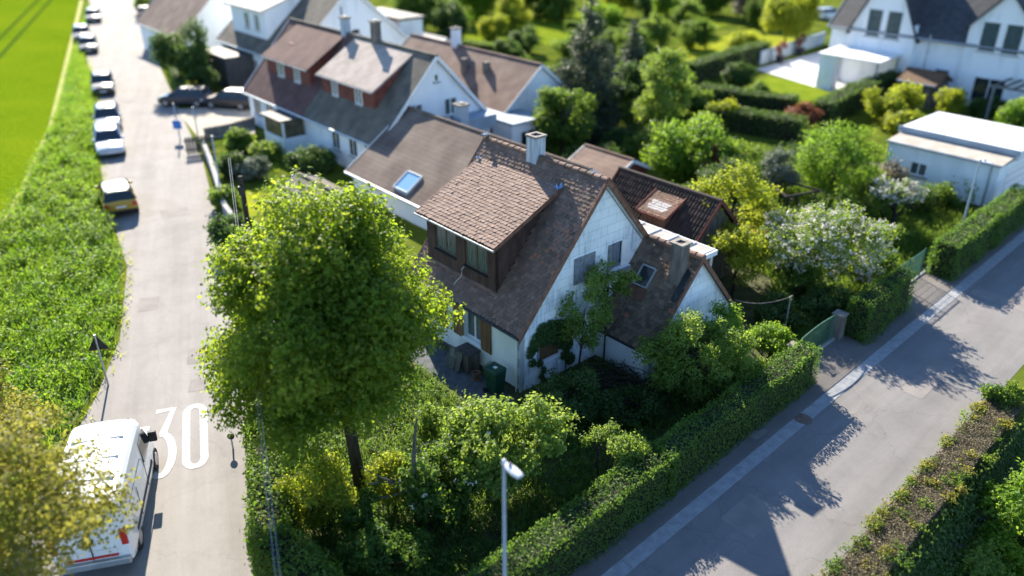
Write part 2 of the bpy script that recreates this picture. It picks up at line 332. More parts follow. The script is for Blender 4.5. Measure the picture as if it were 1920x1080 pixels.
def cloud(cen, rad, C, n, size, rng, per=6, zsq=.8):
    ns = max(1, n//per); p = rad**2; p = p/p.sum(); ci = rng.choice(len(cen), ns, p=p)
    u = unit(rng, ns); u[:, 2] *= zsq; q = rng.uniform(0, 1, ns)**.42
    S = cen[ci]+u*(rad[ci]*q)[:, None]
    out = S-np.array(C); out /= np.maximum(np.linalg.norm(out, axis=1, keepdims=True), 1e-6)
    d = out*.6+u*.6+rng.normal(size=(ns, 3))*.45; d /= np.linalg.norm(d, axis=1, keepdims=True)
    P = np.repeat(S, per, 0)+np.repeat(d, per, 0)*(np.tile(np.linspace(-.5, 1, per), ns)*size*1.5)[:, None]+rng.normal(size=(ns*per, 3))*size*.35
    Nn = np.repeat(out*.4+u*.3, per, 0)+np.array([0, 0, .45])+rng.normal(size=(ns*per, 3))*.55
    rnd = np.clip(np.repeat(rng.uniform(.1, .9, len(cen))[ci]*.55+rng.uniform(.0, .45, ns), per)+rng.normal(size=ns*per)*.15, 0, 1)
    return P, Nn, rnd
def limb(b, p0, p1, r0, r1, rng, seg=5, sag=.12, n=7):
    p0 = np.array(p0, float); p1 = np.array(p1, float); L = np.linalg.norm(p1-p0); off = rng.normal(size=3)*L*sag; off[2] = abs(off[2])
    ts = np.linspace(0, 1, seg); pts = [p0+(p1-p0)*t+off*math.sin(PI*t) for t in ts]
    b.tube(pts, [r0+(r1-r0)*t for t in ts], n)
def tree(name, label, cat, p, h, R, zc, mkey, n, size, seed, trunk=.12, k=36, cr=.32, bark='bark', group=None, off=(0,0), inner=.3, stems=1, bl=None, zsq=.8, cut=None, egg=0):
    """trunk with limbs to the clumps of an uneven crown; R = crown radii, zc = crown centre height"""
    rng = np.random.default_rng(seed); t = thing(name, label, cat, p, 0, 0, group)
    C = np.array([off[0], off[1], zc]); cen, rad = clumps(C, R, k, rng, cr, inner)
    cen[:, 2] = np.maximum(cen[:, 2], rad*.6+.05)
    if egg: sc_ = 1-egg*np.clip((cen[:,2]-zc)/R[2], -.3, 1); cen[:,0] = off[0]+(cen[:,0]-off[0])*sc_; cen[:,1] = off[1]+(cen[:,1]-off[1])*sc_
    if cut is not None: kp = ~cut(cen); cen, rad = cen[kp], rad[kp]
    P, Nn, rnd = cloud(cen, rad, C, n, size, rng, zsq=zsq); P[:, 2] = np.maximum(P[:, 2], .03)
    leafmesh('crown', P, Nn, size, rng, M[mkey], t, rnd)
    b = MB()
    for s_ in range(stems):
        a = 2*PI*s_/max(1, stems)+.4; sp = .22*(stems > 1)
        base = np.array([math.cos(a)*sp, math.sin(a)*sp, -.05]); top = C+np.array([math.cos(a)*sp*3, math.sin(a)*sp*3, R[2]*.15])
        b.tube([base, base*(.6)+np.array([0, 0, .3]), base*.5+(top-base*.5)*.45, top], [trunk*1.35, trunk, trunk*.8, trunk*.35], 9)
        for i in rng.choice(len(cen), min(len(cen), 9), replace=False):
            q = rng.uniform(.3, .85); limb(b, base+(top-base)*q, cen[i], trunk*.42, trunk*.1, rng)
    b.build('trunk', M[bark], t, smooth=True)
    if bl:                                                    # blossoms: (material, count, size, label)
        P2, N2, r2 = cloud(cen, rad*1.08, C, bl[1], bl[2], rng, per=bl[3] if len(bl) > 3 else 5)
        keep = P2[:, 2] > .3; leafmesh('blossom', P2[keep], N2[keep], bl[2], rng, M[bl[0]], t, r2[keep], aspect=.5)
    return t
def lumps(x, y, z, s=1.):
    return (np.sin(x*1.7*s+y*.9+1.)+np.sin(y*2.3*s-z*1.4)+np.sin(z*2.9+x*3.1*s)+np.sin(x*4.7*s+z*5.1+y*3.3)*.6)/3.6
def hedge(name, label, pts, wd, h, mkey, dens, size, seed, amp=.12, group=None, cat='hedge', taper=.85):
    rng = np.random.default_rng(seed); pts = [np.array(p, float) for p in pts]; c = pts[0]
    t = thing(name, label, cat, c, 0, 0, group); Ps, Ns = [], []; core = MB()
    for a, b in zip(pts[:-1], pts[1:]):
        L = np.linalg.norm(b-a); d = (b-a)/L; nn = np.array([d[1], -d[0]])
        per = 2*h+wd; n = int(dens*L*per); u = rng.uniform(-.02, 1.02, n)*L; q = rng.uniform(0, per, n)
        side = np.where(q < h, -1, np.where(q < h+wd, 0, 1)); z = np.where(q < h, q, np.where(q < h+wd, h, per-q))
        x = np.where(side == 0, q-h-wd/2, side*wd/2)
        x = np.where(side != 0, x*(1-(1-taper)*z/h), x*taper)
        nx = side*1.; nz = np.where(side == 0, 1., .25)
        XY = (a-c)+d*u[:, None]+nn*x[:, None]
        l = lumps(XY[:, 0]+c[0], XY[:, 1]+c[1], z)*amp + rng.normal(size=n)*amp*.35-rng.uniform(0, .12, n)
        rnded = np.maximum(0, z/h-.8)*np.where(side != 0, -.6, 0)*wd*.3
        x2 = nx*l+side*rnded; zz = z+np.where(side == 0, l*1.3-np.abs(x)/wd*.12, 0)
        P = np.column_stack([XY+nn*x2[:, None], np.maximum(zz, .02)])
        Nn = np.column_stack([nn*nx[:, None], nz])+rng.normal(size=(n, 3))*.55
        Ps.append(P); Ns.append(Nn)
        for e, sg in ((a, -1), (b, 1)):                       # ends
            m_ = int(dens*wd*h); xx = rng.uniform(-wd/2, wd/2, m_)*.95; zz = rng.uniform(0, h, m_)
            o_ = lumps(xx+e[0], xx*1.7, zz)*amp+rng.normal(size=m_)*amp*.4
            Ps.append(np.column_stack([(e-c)+nn*xx[:, None]+d*(sg*o_)[:, None], zz])); Ns.append(np.column_stack([np.tile(d*sg, (m_, 1)), np.full(m_, .2)])+rng.normal(size=(m_, 3))*.5)
        i = wd*.5-.16; a2, b2 = a-c+d*.1, b-c-d*.1
        core.hexa([(*(a2-nn*i), 0), (*(b2-nn*i), 0), (*(b2+nn*i), 0), (*(a2+nn*i), 0)], [(*(a2-nn*i*.8), h-.2), (*(b2-nn*i*.8), h-.2), (*(b2+nn*i*.8), h-.2), (*(a2+nn*i*.8), h-.2)])
    P = np.vstack(Ps); Nn = np.vstack(Ns); leafmesh('foliage', P, Nn, size, rng, M[mkey], t)
    core.build('solid_core', M['hedgecore'], t); return t  # added solid block inside the leaves, keeps light from passing through
def tufts(name, label, cat, poly, n, h, mkey, seed, wd=.02, kind='stuff', z=0., lean=.35):
    """many single blades standing in a polygon"""
    rng = np.random.default_rng(seed); poly = np.array(poly, float); lo, hi = poly.min(0), poly.max(0)
    P = rng.uniform(lo, hi, (n*3, 2)); ins = np.zeros(len(P), bool); j = len(poly)-1
    for i in range(len(poly)):
        a, b = poly[i], poly[j]; c = ((a[1] > P[:, 1]) != (b[1] > P[:, 1])) & (P[:, 0] < (b[0]-a[0])*(P[:, 1]-a[1])/(b[1]-a[1]+1e-9)+a[0]); ins ^= c; j = i
    P = P[ins][:n]; n = len(P); hh = h*rng.uniform(.5, 1.2, n)*(1+.45*lumps(P[:, 0]*.8, P[:, 1]*.8, P[:, 0]*.3))
    a = rng.uniform(0, 2*PI, n); sd_ = np.column_stack([np.cos(a), np.sin(a)]); ln = rng.normal(size=(n, 2))*(lean*hh)[:, None]
    V = np.empty((n, 4, 3)); B = np.column_stack([P, np.full(n, z)])
    V[:, 0] = B; V[:, 0, :2] -= sd_*wd; V[:, 1] = B; V[:, 1, :2] += sd_*wd
    T = B.copy(); T[:, :2] += ln; T[:, 2] += hh; V[:, 2] = T; V[:, 2, :2] += sd_*wd*.5; V[:, 3] = T; V[:, 3, :2] -= sd_*wd*.5
    o = quadmesh(name, V, M[mkey], None, np.clip(.45+.5*lumps(P[:,0]*.5, P[:,1]*.5, P[:,0]*.2)+rng.normal(size=n)*.18, 0, 1)); 
    if kind: o['kind'] = kind; o['label'] = label
    else: tag(o, label, cat)
    return o

# ================================================================== SETTING
def polystrip(name, pts, m, z, kind='structure'):
    return struct(MB().sheet(pts, z).build(name, m), kind)
# terrain: one sheet to the horizon, sunk behind the trough wall across the street
sg = np.array([-700, -60, -14, 0, 10, 17.5, 18.6, 40, 90, 700.]); tg = np.array([-700, -200, -60, 0, 6.35, 6.45, 9, 14, 30, 90, 700.])
tb = MB(); vs = []
for s_ in sg:
    for t_ in tg:
        p = ST(s_, t_); vs.append((p[0], p[1], -3.2 if (t_ > 6.4 and t_ < 600 and -50 < s_ < 18) else 0.))
nT = len(tg); tb.add(vs, [(i*nT+j, i*nT+j+1, (i+1)*nT+j+1, (i+1)*nT+j) for i in range(len(sg)-1) for j in range(nT-1)])
struct(tb.build('terrain', M['terrain']))
laneR = [(-5.2, 9), (-6.75, 15.63), (-8.67, 21.3), (-11.5, 29), (-14.5, 36.9), (-20.4, 50.9), (-27.9, 66.3), (-37, 85), (-48.9, 111.4), (-75, 165)]
laneL = [(-13.2, 7), (-14.0, 16), (-15.0, 24), (-15.9, 28), (-18.5, 34.8), (-23.3, 43.2), (-29, 54.5), (-36, 70), (-43.5, 83.7), (-62, 124), (-87, 172)]
lane = MB(); qa = [np.array(laneR[i]) for i in range(len(laneR))]
lane.sheet([*laneR, *laneL[::-1]], .004); struct(lane.build('lane', M['asphalt']))
def stq(s0, t0, s1, t1): return [ST(s0, t0), ST(s1, t0), ST(s1, t1), ST(s0, t1)]
polystrip('street', stq(-12, 1.6, 160, 5.95), M['streetasphalt'], .008)
polystrip('junction', [(-14, -2), (4, -2), (-2.2, 13.2), (-6.4, 14.5), (-13.6, 12)], M['asphalt'], .002)
gb = MB(); s_ = -11.9
while s_ < 90:
    gb.add([(*ST(s_, 1.62), .03), (*ST(s_+1.9, 1.62), .03), (*ST(s_+1.9, 2.06), .02), (*ST(s_, 2.06), .02)], [(0,1,2,3)]); gb.hexa([(*ST(s_,1.62),0),(*ST(s_+1.9,1.62),0),(*ST(s_+1.9,2.06),0),(*ST(s_,2.06),0)], [(*ST(s_,1.62),.028),(*ST(s_+1.9,1.62),.028),(*ST(s_+1.9,2.06),.019),(*ST(s_,2.06),.019)]); s_ += 1.91
struct(gb.build('gutter', M['gutter']))
pv = MB(); pv.hexa([(*p, -.05) for p in stq(-12, .1, 90, 1.61)], [(*p, .05) for p in stq(-12, .1, 90, 1.61)]); struct(pv.build('pavement', M['pave']))
kb = MB(); s_ = -9.
while s_ < 46:
    kb.hexa([(*p, 0) for p in stq(s_, -.02, s_+.97, .09)], [(*p, .11+.008*math.sin(s_*3)) for p in stq(s_, -.02, s_+.97, .09)]); s_ += 1.
struct(kb.build('kerb', M['kerb'], bevel=.01))
mh = MB(); mh.lathe([(.3, 0), (.3, .012)], (*ST(11.0, 1.85), .03), 20); tag(mh.build('manhole_cover', mat('rusty_cover', (.12,.08,.06), (.2,.13,.1), 8)), 'round brownish drain cover set in the gutter strip of the street', 'drain cover')
# garden soil of the corner plot, field, verge, lawns
plot = [ST(-8, 0), ST(33, 0), W(36, 1), W(34, 9), W(9, 9.5), W(-2.6, 12), (-9.6, 24.5), (-6.9, 15.8)]
polystrip('garden_ground', plot, M['soil'], .006)
polystrip('garden_path', [W(-.3, -.3), W(-.3, 6.5), W(-1.6, 6.5), W(-1.7, 1.2), W(-1.2, -.1)], M['path'], .012)
field = [at(150, 0), at(118, 130), at(90, 240), at(40, 350), at(0, 425), at(-200, 560), (-90, 34), (-260, 60), (-260, 330), (-95, 210)]
polystrip('crop_field', field, M['field'], .03)
tr = MB()
for o_ in (0, 1.9):
    a, b = at(72, 0)+np.array([o_, 0]), at(0, 72)+np.array([o_, 0]); d = (b-a)/np.linalg.norm(b-a); n_ = np.array([d[1], -d[0]])*.22; a = a-d*50; b = b+d*40
    tr.sheet([a-n_, a+n_, b+n_, b-n_], .045)
struct(tr.build('tractor_track', mat('track_soil', (.035,.07,.01), (.06,.11,.014), 2, 1, spec=0)))
fe = [at(150, 0), at(118, 130), at(90, 240), at(40, 350), at(0, 425)]; fe2 = [at(157, 0), at(127, 130), at(100, 240), at(52, 350), at(10, 430)]
polystrip('field_margin', fe+fe2[::-1], mat('dry_grass', (.26,.27,.05), (.36,.34,.09), 2, 1), .036)
def lawn(pts, m='lawn', z=.014): polystrip('lawn', [at(*p) for p in pts], M[m], z)
lawn([(1405, 158), (1440, 143), (1580, 165), (1525, 195)]); lawn([(1255, 95), (1420, 52), (1435, 72), (1275, 130)], 'drylawn'); lawn([(1310, 108), (1440, 66), (1520, 75), (1400, 112)], 'drylawn', .018)
lawn([(860, 60), (1080, 22), (1200, 40), (1130, 75), (900, 95)], 'lawn'); lawn([(1280, 25), (1370, 42), (1330, 60), (1270, 45)], 'lawn', .018)
lawn([(452, 362), (518, 340), (522, 395), (465, 410)], 'drylawn', .02); lawn([(430, 300), (520, 285), (525, 322), (440, 328)], 'lawn', .02); lawn([(1150, 255), (1270, 280), (1240, 300), (1120, 275)], 'lawn', .02)
polystrip('driveway', [at(330, 205), at(470, 195), at(480, 250), at(375, 262)], M['beigedrive'], .012)
polystrip('patio', [at(1415, 130), at(1535, 98), at(1700, 145), at(1600, 185)], M['sett'], .02)

def patch(pts, z=.009): struct(MB().sheet(pts, z).build('asphalt_patch', M['patch']))
for q in ([(352, 655), (420, 650), (424, 676), (350, 684)], [(358, 712), (402, 708), (400, 728), (352, 736)], [(262, 560), (300, 556), (296, 580), (258, 586)], [(300, 395), (352, 388), (356, 402), (302, 410)], [(215, 190), (250, 186), (252, 193), (216, 197)]): patch([at(*p) for p in q])
for s0, t0, s1, t1 in ((4.8, 2.6, 6.4, 3.7), (15.2, 3.4, 18.5, 4.2), (25, 2.3, 26, 5.2), (8.8, .3, 9.5, 1.4)): patch(stq(s0, t0, s1, t1), .054 if t0 < 1 else .0125)
# lettering on the lane: a flat topped 3 and a 0, four metres long
def stroke(b, pts, wd, z):
    pts = [np.array(p, float) for p in pts]
    L, R = [], []
    for i, p in enumerate(pts):
        d0 = pts[i]-pts[max(i-1, 0)]; d1 = pts[min(i+1, len(pts)-1)]-pts[i]; d = (d0/max(np.linalg.norm(d0), 1e-6)+d1/max(np.linalg.norm(d1), 1e-6)); d /= np.linalg.norm(d)
        n_ = np.array([-d[1], d[0]])*wd/2; L.append(p+n_); R.append(p-n_)
    for i in range(len(pts)-1): b.add([(*L[i], z), (*R[i], z), (*R[i+1], z), (*L[i+1], z)], [(0,1,2,3)])
def lane_frame(p): d = np.array([-.335, .942]); x = np.array([.942, .335]); return lambda u, v: np.array([0., 0.])+x*u+d*v
mk = thing('speed_marking', 'white painted number 30 on the lane beside the parked white van', 'road marking', (-10.66, 21.75), .008, math.atan2(.335, .942))
b0 = MB(); a_ = .28; pts = [(a_*math.cos(t), (1.35 if math.sin(t) >= 0 else -1.35)+a_*1.35*math.sin(t)) for t in np.linspace(0, PI, 12)]+[(a_*math.cos(t), -1.35+a_*1.35*math.sin(t)) for t in np.linspace(PI, 2*PI, 12)]+[(a_, 1.35)]
stroke(b0, pts, .25, .004); b0.build('digit', M['marking'], mk)
b3 = MB(); cx = -.98
stroke(b3, [(cx-.30, 1.80), (cx+.27, 1.80), (cx-.05, .35)], .25, .004)
stroke(b3, [(cx-.1, .38)]+[(cx-.08+.36*math.cos(t), -.75+1.12*math.sin(t)) for t in np.linspace(PI/2, -PI*.8, 16)], .25, .006); b3.build('digit', M['marking'], mk)

# ================================================================== MAIN HOUSE  (x = g, y = r)
He, Hr, WD, LN, SL = 2.55, 7.28, 8.0, 6.5, 1.1825
def tiles(b, P0, U, V, Lu, Lv, tw, ex, rng, keep=None, lift=.024, shape='round', spot=None):
    P0 = np.array(P0, float); U = np.array(U, float); V = np.array(V, float); U /= np.linalg.norm(U); V /= np.linalg.norm(V); Nn = np.cross(U, V)
    if Nn[2] < 0: Nn = -Nn
    nr = int(Lv/ex); nc = int(Lu/tw)
    tw = Lu/nc; ex = Lv/nr
    for j in range(nr):
        off = .5*tw if j % 2 else 0
        for i in range(-1, nc+1):
            u0 = i*tw+off; u1 = u0+tw
            u0, u1 = max(0, u0), min(Lu, u1)
            if u1-u0 < .03: continue
            v0 = j*ex; um = (u0+u1)/2
            if keep and not keep(um, v0+ex*.5): continue
            lf = lift*rng.uniform(.85, 1.4); dv = rng.normal()*.008; tl = rng.normal()*.006
            hw = (u1-u0)/2*.975
            lo = [(um-hw, .30*ex), (um-hw*.72, .08*ex), (um, -.02*ex), (um+hw*.72, .08*ex), (um+hw, .30*ex)] if shape == 'round' else [(um-hw, 0), (um+hw, 0)]
            top = [(um+hw, ex*1.35), (um-hw, ex*1.35)]
            q = lambda u, v, h: P0+U*u+V*(v0+v+dv)+Nn*h
            vs = [q(u, v, lf+tl*(u-um)/hw) for u, v in lo]+[q(u, v, .004) for u, v in top]+[q(u, v, lf-.016) for u, v in lo]
            n = len(lo); fs = [tuple(range(n+2))]+[(k, n+2+k, n+3+k, k+1) for k in range(n-1)]
            r_ = rng.uniform(0, .9)
            if spot: r_ = spot(um, v0, r_, rng)
            b.add(vs, fs, r_)
def wall(b, org, X, width, ztop, holes, th=.22, breaks=(), Z0=0.):
    """wall sheet with thickness and real openings; X horizontal unit vector, outside normal = X x Z side given by -inward"""
    X = np.array(X, float); inn = np.array([-X[1], X[0], 0.]); org = np.array(org, float)
    cuts = sorted(set([0, width, *breaks]+[h[0] for h in holes]+[h[1] for h in holes]))
    P = lambda x, z, d=0: org+X*x+np.array([0, 0, z])+inn*d
    for x0, x1 in zip(cuts[:-1], cuts[1:]):
        hs = sorted([h for h in holes if h[0] <= x0+1e-6 and h[1] >= x1-1e-6], key=lambda h: h[2]); z = Z0
        for h in hs+[None]:
            zt = h[2] if h else None
            for d, fl in ((0, 0), (th, 1)):
                q = [P(x0, z, d), P(x1, z, d), P(x1, zt if h else ztop(x1), d), P(x0, zt if h else ztop(x0), d)]
                b.add(q[::-1] if fl else q, [(0,1,2,3)])
            if h: z = h[3]
    for x0, x1, z0, z1 in holes:
        for p, q in (((x0,z0),(x1,z0)),((x1,z0),(x1,z1)),((x1,z1),(x0,z1)),((x0,z1),(x0,z0))):
            b.add([P(*p), P(*q), P(*q, th), P(*p, th)], [(0,1,2,3)])
    for x0 in (0, width): b.add([P(x0, Z0), P(x0, ztop(x0)), P(x0, ztop(x0), th), P(x0, Z0, th)], [(0,1,2,3)])
    return b
house = ething('old_house', 'old white gabled house with a brown tiled dormer roof, standing behind the street corner trees', 'house', 0, 0)
rg_ = np.random.default_rng(5)
gz = lambda g: He+SL*min(g, WD-g)-.06
# gable wall toward the street (plane r = 0); X = +g
wb = MB(); wall(wb, (0, 0, 0), (1, 0, 0), WD, gz, [(4.40, 5.46, 3.52, 4.58), (.96, 2.02, .88, 2.16), (2.66, 3.58, 3.6, 4.52)], .2, breaks=(WD/2,))
wb.build('gable_wall', M['panel'], house)
wb = MB(); wall(wb, (0, LN, 0), (0, -1, 0), LN, lambda x: He, [(LN-3.2, LN-2.14, 1.02, 2.3), (LN-5.9, LN-4.84, 1.02, 2.3)], .24, Z0=.16); wb.build('front_wall', M['plaster'], house)
wb = MB(); wall(wb, (WD, LN, 0), (-1, 0, 0), WD, gz, [], .2, breaks=(WD/2,)); wb.build('rear_gable_wall', M['plaster'], house)
wb = MB(); wall(wb, (WD, 0, 0), (0, 1, 0), LN, lambda x: He, [], .2); wb.build('side_wall', M['plaster'], house)
pb = MB(); pb.box(-.012, .02, -.1, .2, LN-.02, .158); pb.build('plinth', mat('brown_plinth', (.06,.05,.04), (.12,.1,.075), 4, .9), house)
# roofs
ov = .14
dr1, dr2, dg, dz, dtg, dtz = 1.61, 6.28, .22, 5.14, 3.42, 6.60        # dormer roof: eave and top edge on the main slope
rf = MB(); d_ = math.sqrt(1+SL*SL); V = (1/d_, 0, SL/d_); Lv = (WD/2+.12)*d_
def keepm(u, v):
    r = -ov+u; g = -.12+v/d_
    return not (dr1+.2 < r < dr2-.15 and .75 < g < dtg-.1)
def sunlit_m(u, v, r_, rng):  # paler orange tiles stand in for sunlight on the strip beside the gable
    r = -ov+u
    if r < 1.3 and 2.2 < v < 4.8 and rng.uniform() < .5: return rng.uniform(.75, 1)
    return r_
sub = MB(); e0 = -.12
sub.hexa([(e0,-ov,He+SL*e0-.10),(e0,LN+ov,He+SL*e0-.10),(WD/2,LN+ov,Hr-.10),(WD/2,-ov,Hr-.10)], [(e0,-ov,He+SL*e0-.005),(e0,LN+ov,He+SL*e0-.005),(WD/2,LN+ov,Hr-.005),(WD/2,-ov,Hr-.005)])
e1 = WD+.25
sub.hexa([(e1,-ov,He-.25*SL-.10),(e1,LN+ov,He-.25*SL-.10),(WD/2,LN+ov,Hr-.10),(WD/2,-ov,Hr-.10)], [(e1,-ov,He-.25*SL-.005),(e1,LN+ov,He-.25*SL-.005),(WD/2,LN+ov,Hr-.005),(WD/2,-ov,Hr-.005)])
sub.build('roof_deck', M['darkbrown'], house)
tiles(rf, (e0, -ov, He+SL*e0), (0, 1, 0), V, LN+2*ov, Lv, .19, .155, rg_, keepm, spot=sunlit_m)
tiles(rf, (e1, -ov, He-.25*SL), (0, 1, 0), (-1/d_, 0, SL/d_), LN+2*ov, (WD/2+.25)*d_, .178, .15, rg_)
rf.build('roof', M['tile'], house)
rd = MB(); y = -ov-.02
while y < LN+ov-.1:
    pr = [(WD/2+.13*math.cos(a), Hr-.07+.12*math.sin(a)) for a in np.linspace(-.35, PI+.35, 9)]; s1, s2 = 1.0, .9
    v1 = [(WD/2+(x-WD/2)*s1, y, Hr-.07+(z-Hr+.07)*s1+.015) for x, z in pr]; v2 = [(WD/2+(x-WD/2)*s2, y+.39, Hr-.07+(z-Hr+.07)*s2) for x, z in pr]
    rd.add(v1+v2, [(k, k+1, 10+k, 9+k) for k in range(8)]+[tuple(range(9))[::-1]], rg_.uniform(0, 1)); y += .355
rd.build('ridge', M['ridge'], house)
for sg_ in (0, 1):                                             # verge boards on the street gable and the far gable
    for yy in (-ov-.035, LN+ov):
        b = MB(); q = lambda g, dz_: (g if not sg_ else WD-g, He+SL*g+dz_)
        lo = -.16 if not sg_ else -.28
        pts = [q(lo, -.17), q(lo, .05), q(WD/2, .06), q(WD/2, -.20)]
        b.prism([(p[0], p[1]) for p in pts] if not sg_ else [(p[0], p[1]) for p in pts[::-1]], 1, yy, yy+.035)
        b.build('verge_board', M['brownboard'], house)
        if yy < 0:
            c = MB(); c.bar((q(lo,.065)[0], yy+.02, q(lo,.065)[1]), (WD/2, yy+.02, Hr+.075), .09, .025, up=(0,0,1)); c.build('verge_flashing', M['brownboard'], house)
gu = MB(); gu.tube([(e0-.05, -ov, He+SL*e0-.03), (e0-.05, LN+ov, He+SL*e0-.03)], .05, 8); gu.build('gutter', M['darkmetal'], house)
dp = MB(); dp.tube([(-.06, .1, .05), (-.06, .1, 2.2), (-.14, .1, 2.36)], .035, 8); dp.build('downpipe', M['plaster'], house)
cb = MB(); cb.tube([(4.05, -.02, 6.9), (7.6, -.02, 2.75)], .012, 5); cb.build('cable', M['darkmetal'], house)
# dormer
dm = MB(); fx = .52; dr1w, dr2w = dr1+.25, dr2-.22; sd_ = (dtz-dz)/(dtg-dg)
zt = lambda g: dz+sd_*(g-dg)-.05
win = [(2.36, 3.66, 3.72, 4.82), (4.22, 5.52, 3.78, 4.84)]
wall(dm, (fx, dr2w, 0), (0, -1, 0), dr2w-dr1w, lambda x: zt(fx), [(dr2w-b_, dr2w-a_, c_, d__) for a_, b_, c_, d__ in win], .12, Z0=He+SL*fx-.15)
for yy in (dr1w, dr2w-.06):
    dm.prism([(fx, He+SL*fx-.1), (fx, zt(fx)), (dtg-.1, zt(dtg-.1)), (dtg-.1, He+SL*(dtg-.1)-.1)], 1, yy, yy+.06)
dorm = dm.build('dormer', M['darkbrown'], house)
tb_ = MB(); U = (0, 1, 0); Vd = np.array([1, 0, sd_])/math.hypot(1, sd_)
sb = MB(); sb.hexa([(dg,dr1,dz-.09),(dg,dr2,dz-.09),(dtg,dr2,dtz-.09),(dtg,dr1,dtz-.09)], [(dg,dr1,dz-.004),(dg,dr2,dz-.004),(dtg,dr2,dtz-.004),(dtg,dr1,dtz-.004)]); sb.build('dormer_deck', M['darkbrown'], dorm)
tiles(tb_, (dg-.03, dr1, dz), U, Vd, dr2-dr1, (dtg-dg)*math.hypot(1, sd_)+.08, .185, .15, rg_); tb_.build('dormer_roof', M['dtile'], dorm)
for yy in (dr1-.03, dr2):
    b = MB(); b.prism([(dg-.04, dz-.15), (dg-.04, dz+.03), (dtg, dtz+.04), (dtg, dtz-.14)], 1, yy, yy+.03); b.build('dormer_verge', M['brownboard'], dorm)
b = MB(); b.tube([(dg-.075, dr1-.05, dz-.075), (dg-.075, dr2+.05, dz-.075)], .042, 8); b.build('dormer_gutter', mat('pale_gutter', (.5,.48,.44), None, rough=.5), dorm)
for (a_, b_, c_, d__) in win:
    f = MB(); t_ = .055; x0, x1 = fx+.035, fx+.075
    f.box(x0,a_,c_,x1,b_,c_+t_); f.box(x0,a_,d__-t_,x1,b_,d__); f.box(x0,a_,c_+t_,x1,a_+t_,d__-t_); f.box(x0,b_-t_,c_+t_,x1,b_,d__-t_); f.box(x0-.004,(a_+b_)/2-.035,c_+t_,x1-.004,(a_+b_)/2+.035,d__-t_)
    wn = f.build('dormer_window', mat('olive_wood_frame', (.10,.075,.04), (.16,.12,.065), 8), dorm)
    wn2 = MB().box(fx+.05, a_+t_, c_+t_, fx+.06, b_-t_, d__-t_).build('pane', M['curtain'], house); wn2.parent = dorm
    s = MB(); s.box(fx-.10, a_-.04, c_-.05, fx+.03, b_+.04, c_-.012); s.build('sill', M['darkmetal'], dorm)
    for e in (a_-.02, b_+.02): pass
b = MB(); b.tube([(fx-.06, 3.62, 3.68), (fx-.12, 3.75, 3.5), (fx-.16, 3.7, 3.35), (fx-.14, 3.82, 3.15), (fx-.2, 3.95, 3.0), (.2, 4.0, 2.83)], .012, 5); b.build('loose_cable', M['plaster'], dorm)
b = MB(); b.box(fx-.12, dr1w+.05, He+SL*(fx-.12)+.03, fx-.02, dr2w-.05, He+SL*(fx-.12)+.06); b.build('apron_flashing', mat('terracotta_mortar', (.16,.07,.05), (.24,.11,.08), 5), dorm)
rng = np.random.default_rng(3)
def crumple(c, sx, sy, sz, seed):
    r = np.random.default_rng(seed); n = 7; b = MB(); vs = [(c[0]+(i/(n-1)-.5)*sx+r.normal()*sx*.05, c[1]+(j/(n-1)-.5)*sy+r.normal()*sy*.05, c[2]+abs(r.normal())*sz) for i in range(n) for j in range(n)]
    return b.add(vs, [(i*n+j, (i+1)*n+j, (i+1)*n+j+1, i*n+j+1) for i in range(n-1) for j in range(n-1)])
crumple((dtg-.1, dr1+.02, dtz+.02), .34, .2, .07, 4).build('tarp_scrap', M['tarp'], dorm)
crumple((dtg-.05, dr2-.05, dtz+.02), .25, .22, .04, 8).build('lead_flashing', M['zinc'], dorm)
crumple((WD/2-.05, LN+ov-.08, Hr+.1), .3, .26, .04, 9).build('ridge_flashing', M['zinc'], house)
# main chimney
ch = MB(); ch.box(3.73, 3.33, 6.6, 4.25, 3.85, 7.98); cho = ch.build('chimney', M['zinc'], house, bevel=.012)
cp = MB()
for x0, y0, x1, y1 in ((3.69,3.29,4.29,3.42),(3.69,3.76,4.29,3.89),(3.69,3.42,3.83,3.76),(4.15,3.42,4.29,3.76)): cp.box(x0, y0, 7.982, x1, y1, 8.06)
cp.build('chimney_cap', M['concrete'], cho); MB().box(3.83,3.42,7.984,4.15,3.76,7.99).build('flue', M['darkmetal'], cho)
# front windows with shutters
def frame(b, x, y0, y1, z0, z1, t=.06, d=.06, mull=True):
    b.box(x,y0,z0,x+d,y1,z0+t); b.box(x,y0,z1-t,x+d,y1,z1); b.box(x,y0,z0+t,x+d,y0+t,z1-t); b.box(x,y1-t,z0+t,x+d,y1,z1-t)
    if mull: b.box(x-.004,(y0+y1)/2-.04,z0+t,x+d-.004,(y0+y1)/2+.04,z1-t)
for a_ in (2.14, 4.84):
    f = MB(); frame(f, .14, a_, a_+1.06, 1.02, 2.3); wn = f.build('window', M['whitepaint'], house)
    MB().box(.17, a_+.06, 1.08, .18, a_+1.0, 2.24).build('pane', M['curtain'], wn)
    MB().box(-.07, a_-.05, .95, .13, a_+1.11, 1.012).build('sill', M['white'], wn)
    for y0 in (a_-.60, a_+1.07):
        s = MB(); s.box(-.045, y0, .93, -.005, y0+.58, 2.33)
        s.box(-.055, y0, .93, -.045, y0+.08, 2.33); s.box(-.055, y0+.5, .93, -.045, y0+.58, 2.33); s.box(-.055, y0+.08, 1.5, -.045, y0+.5, 1.58); s.box(-.055, y0+.08, .93, -.045, y0+.5, 1.01); s.box(-.055, y0+.08, 2.25, -.045, y0+.5, 2.33)
        s.build('shutter', M['woodbrown'], house, bevel=.004)
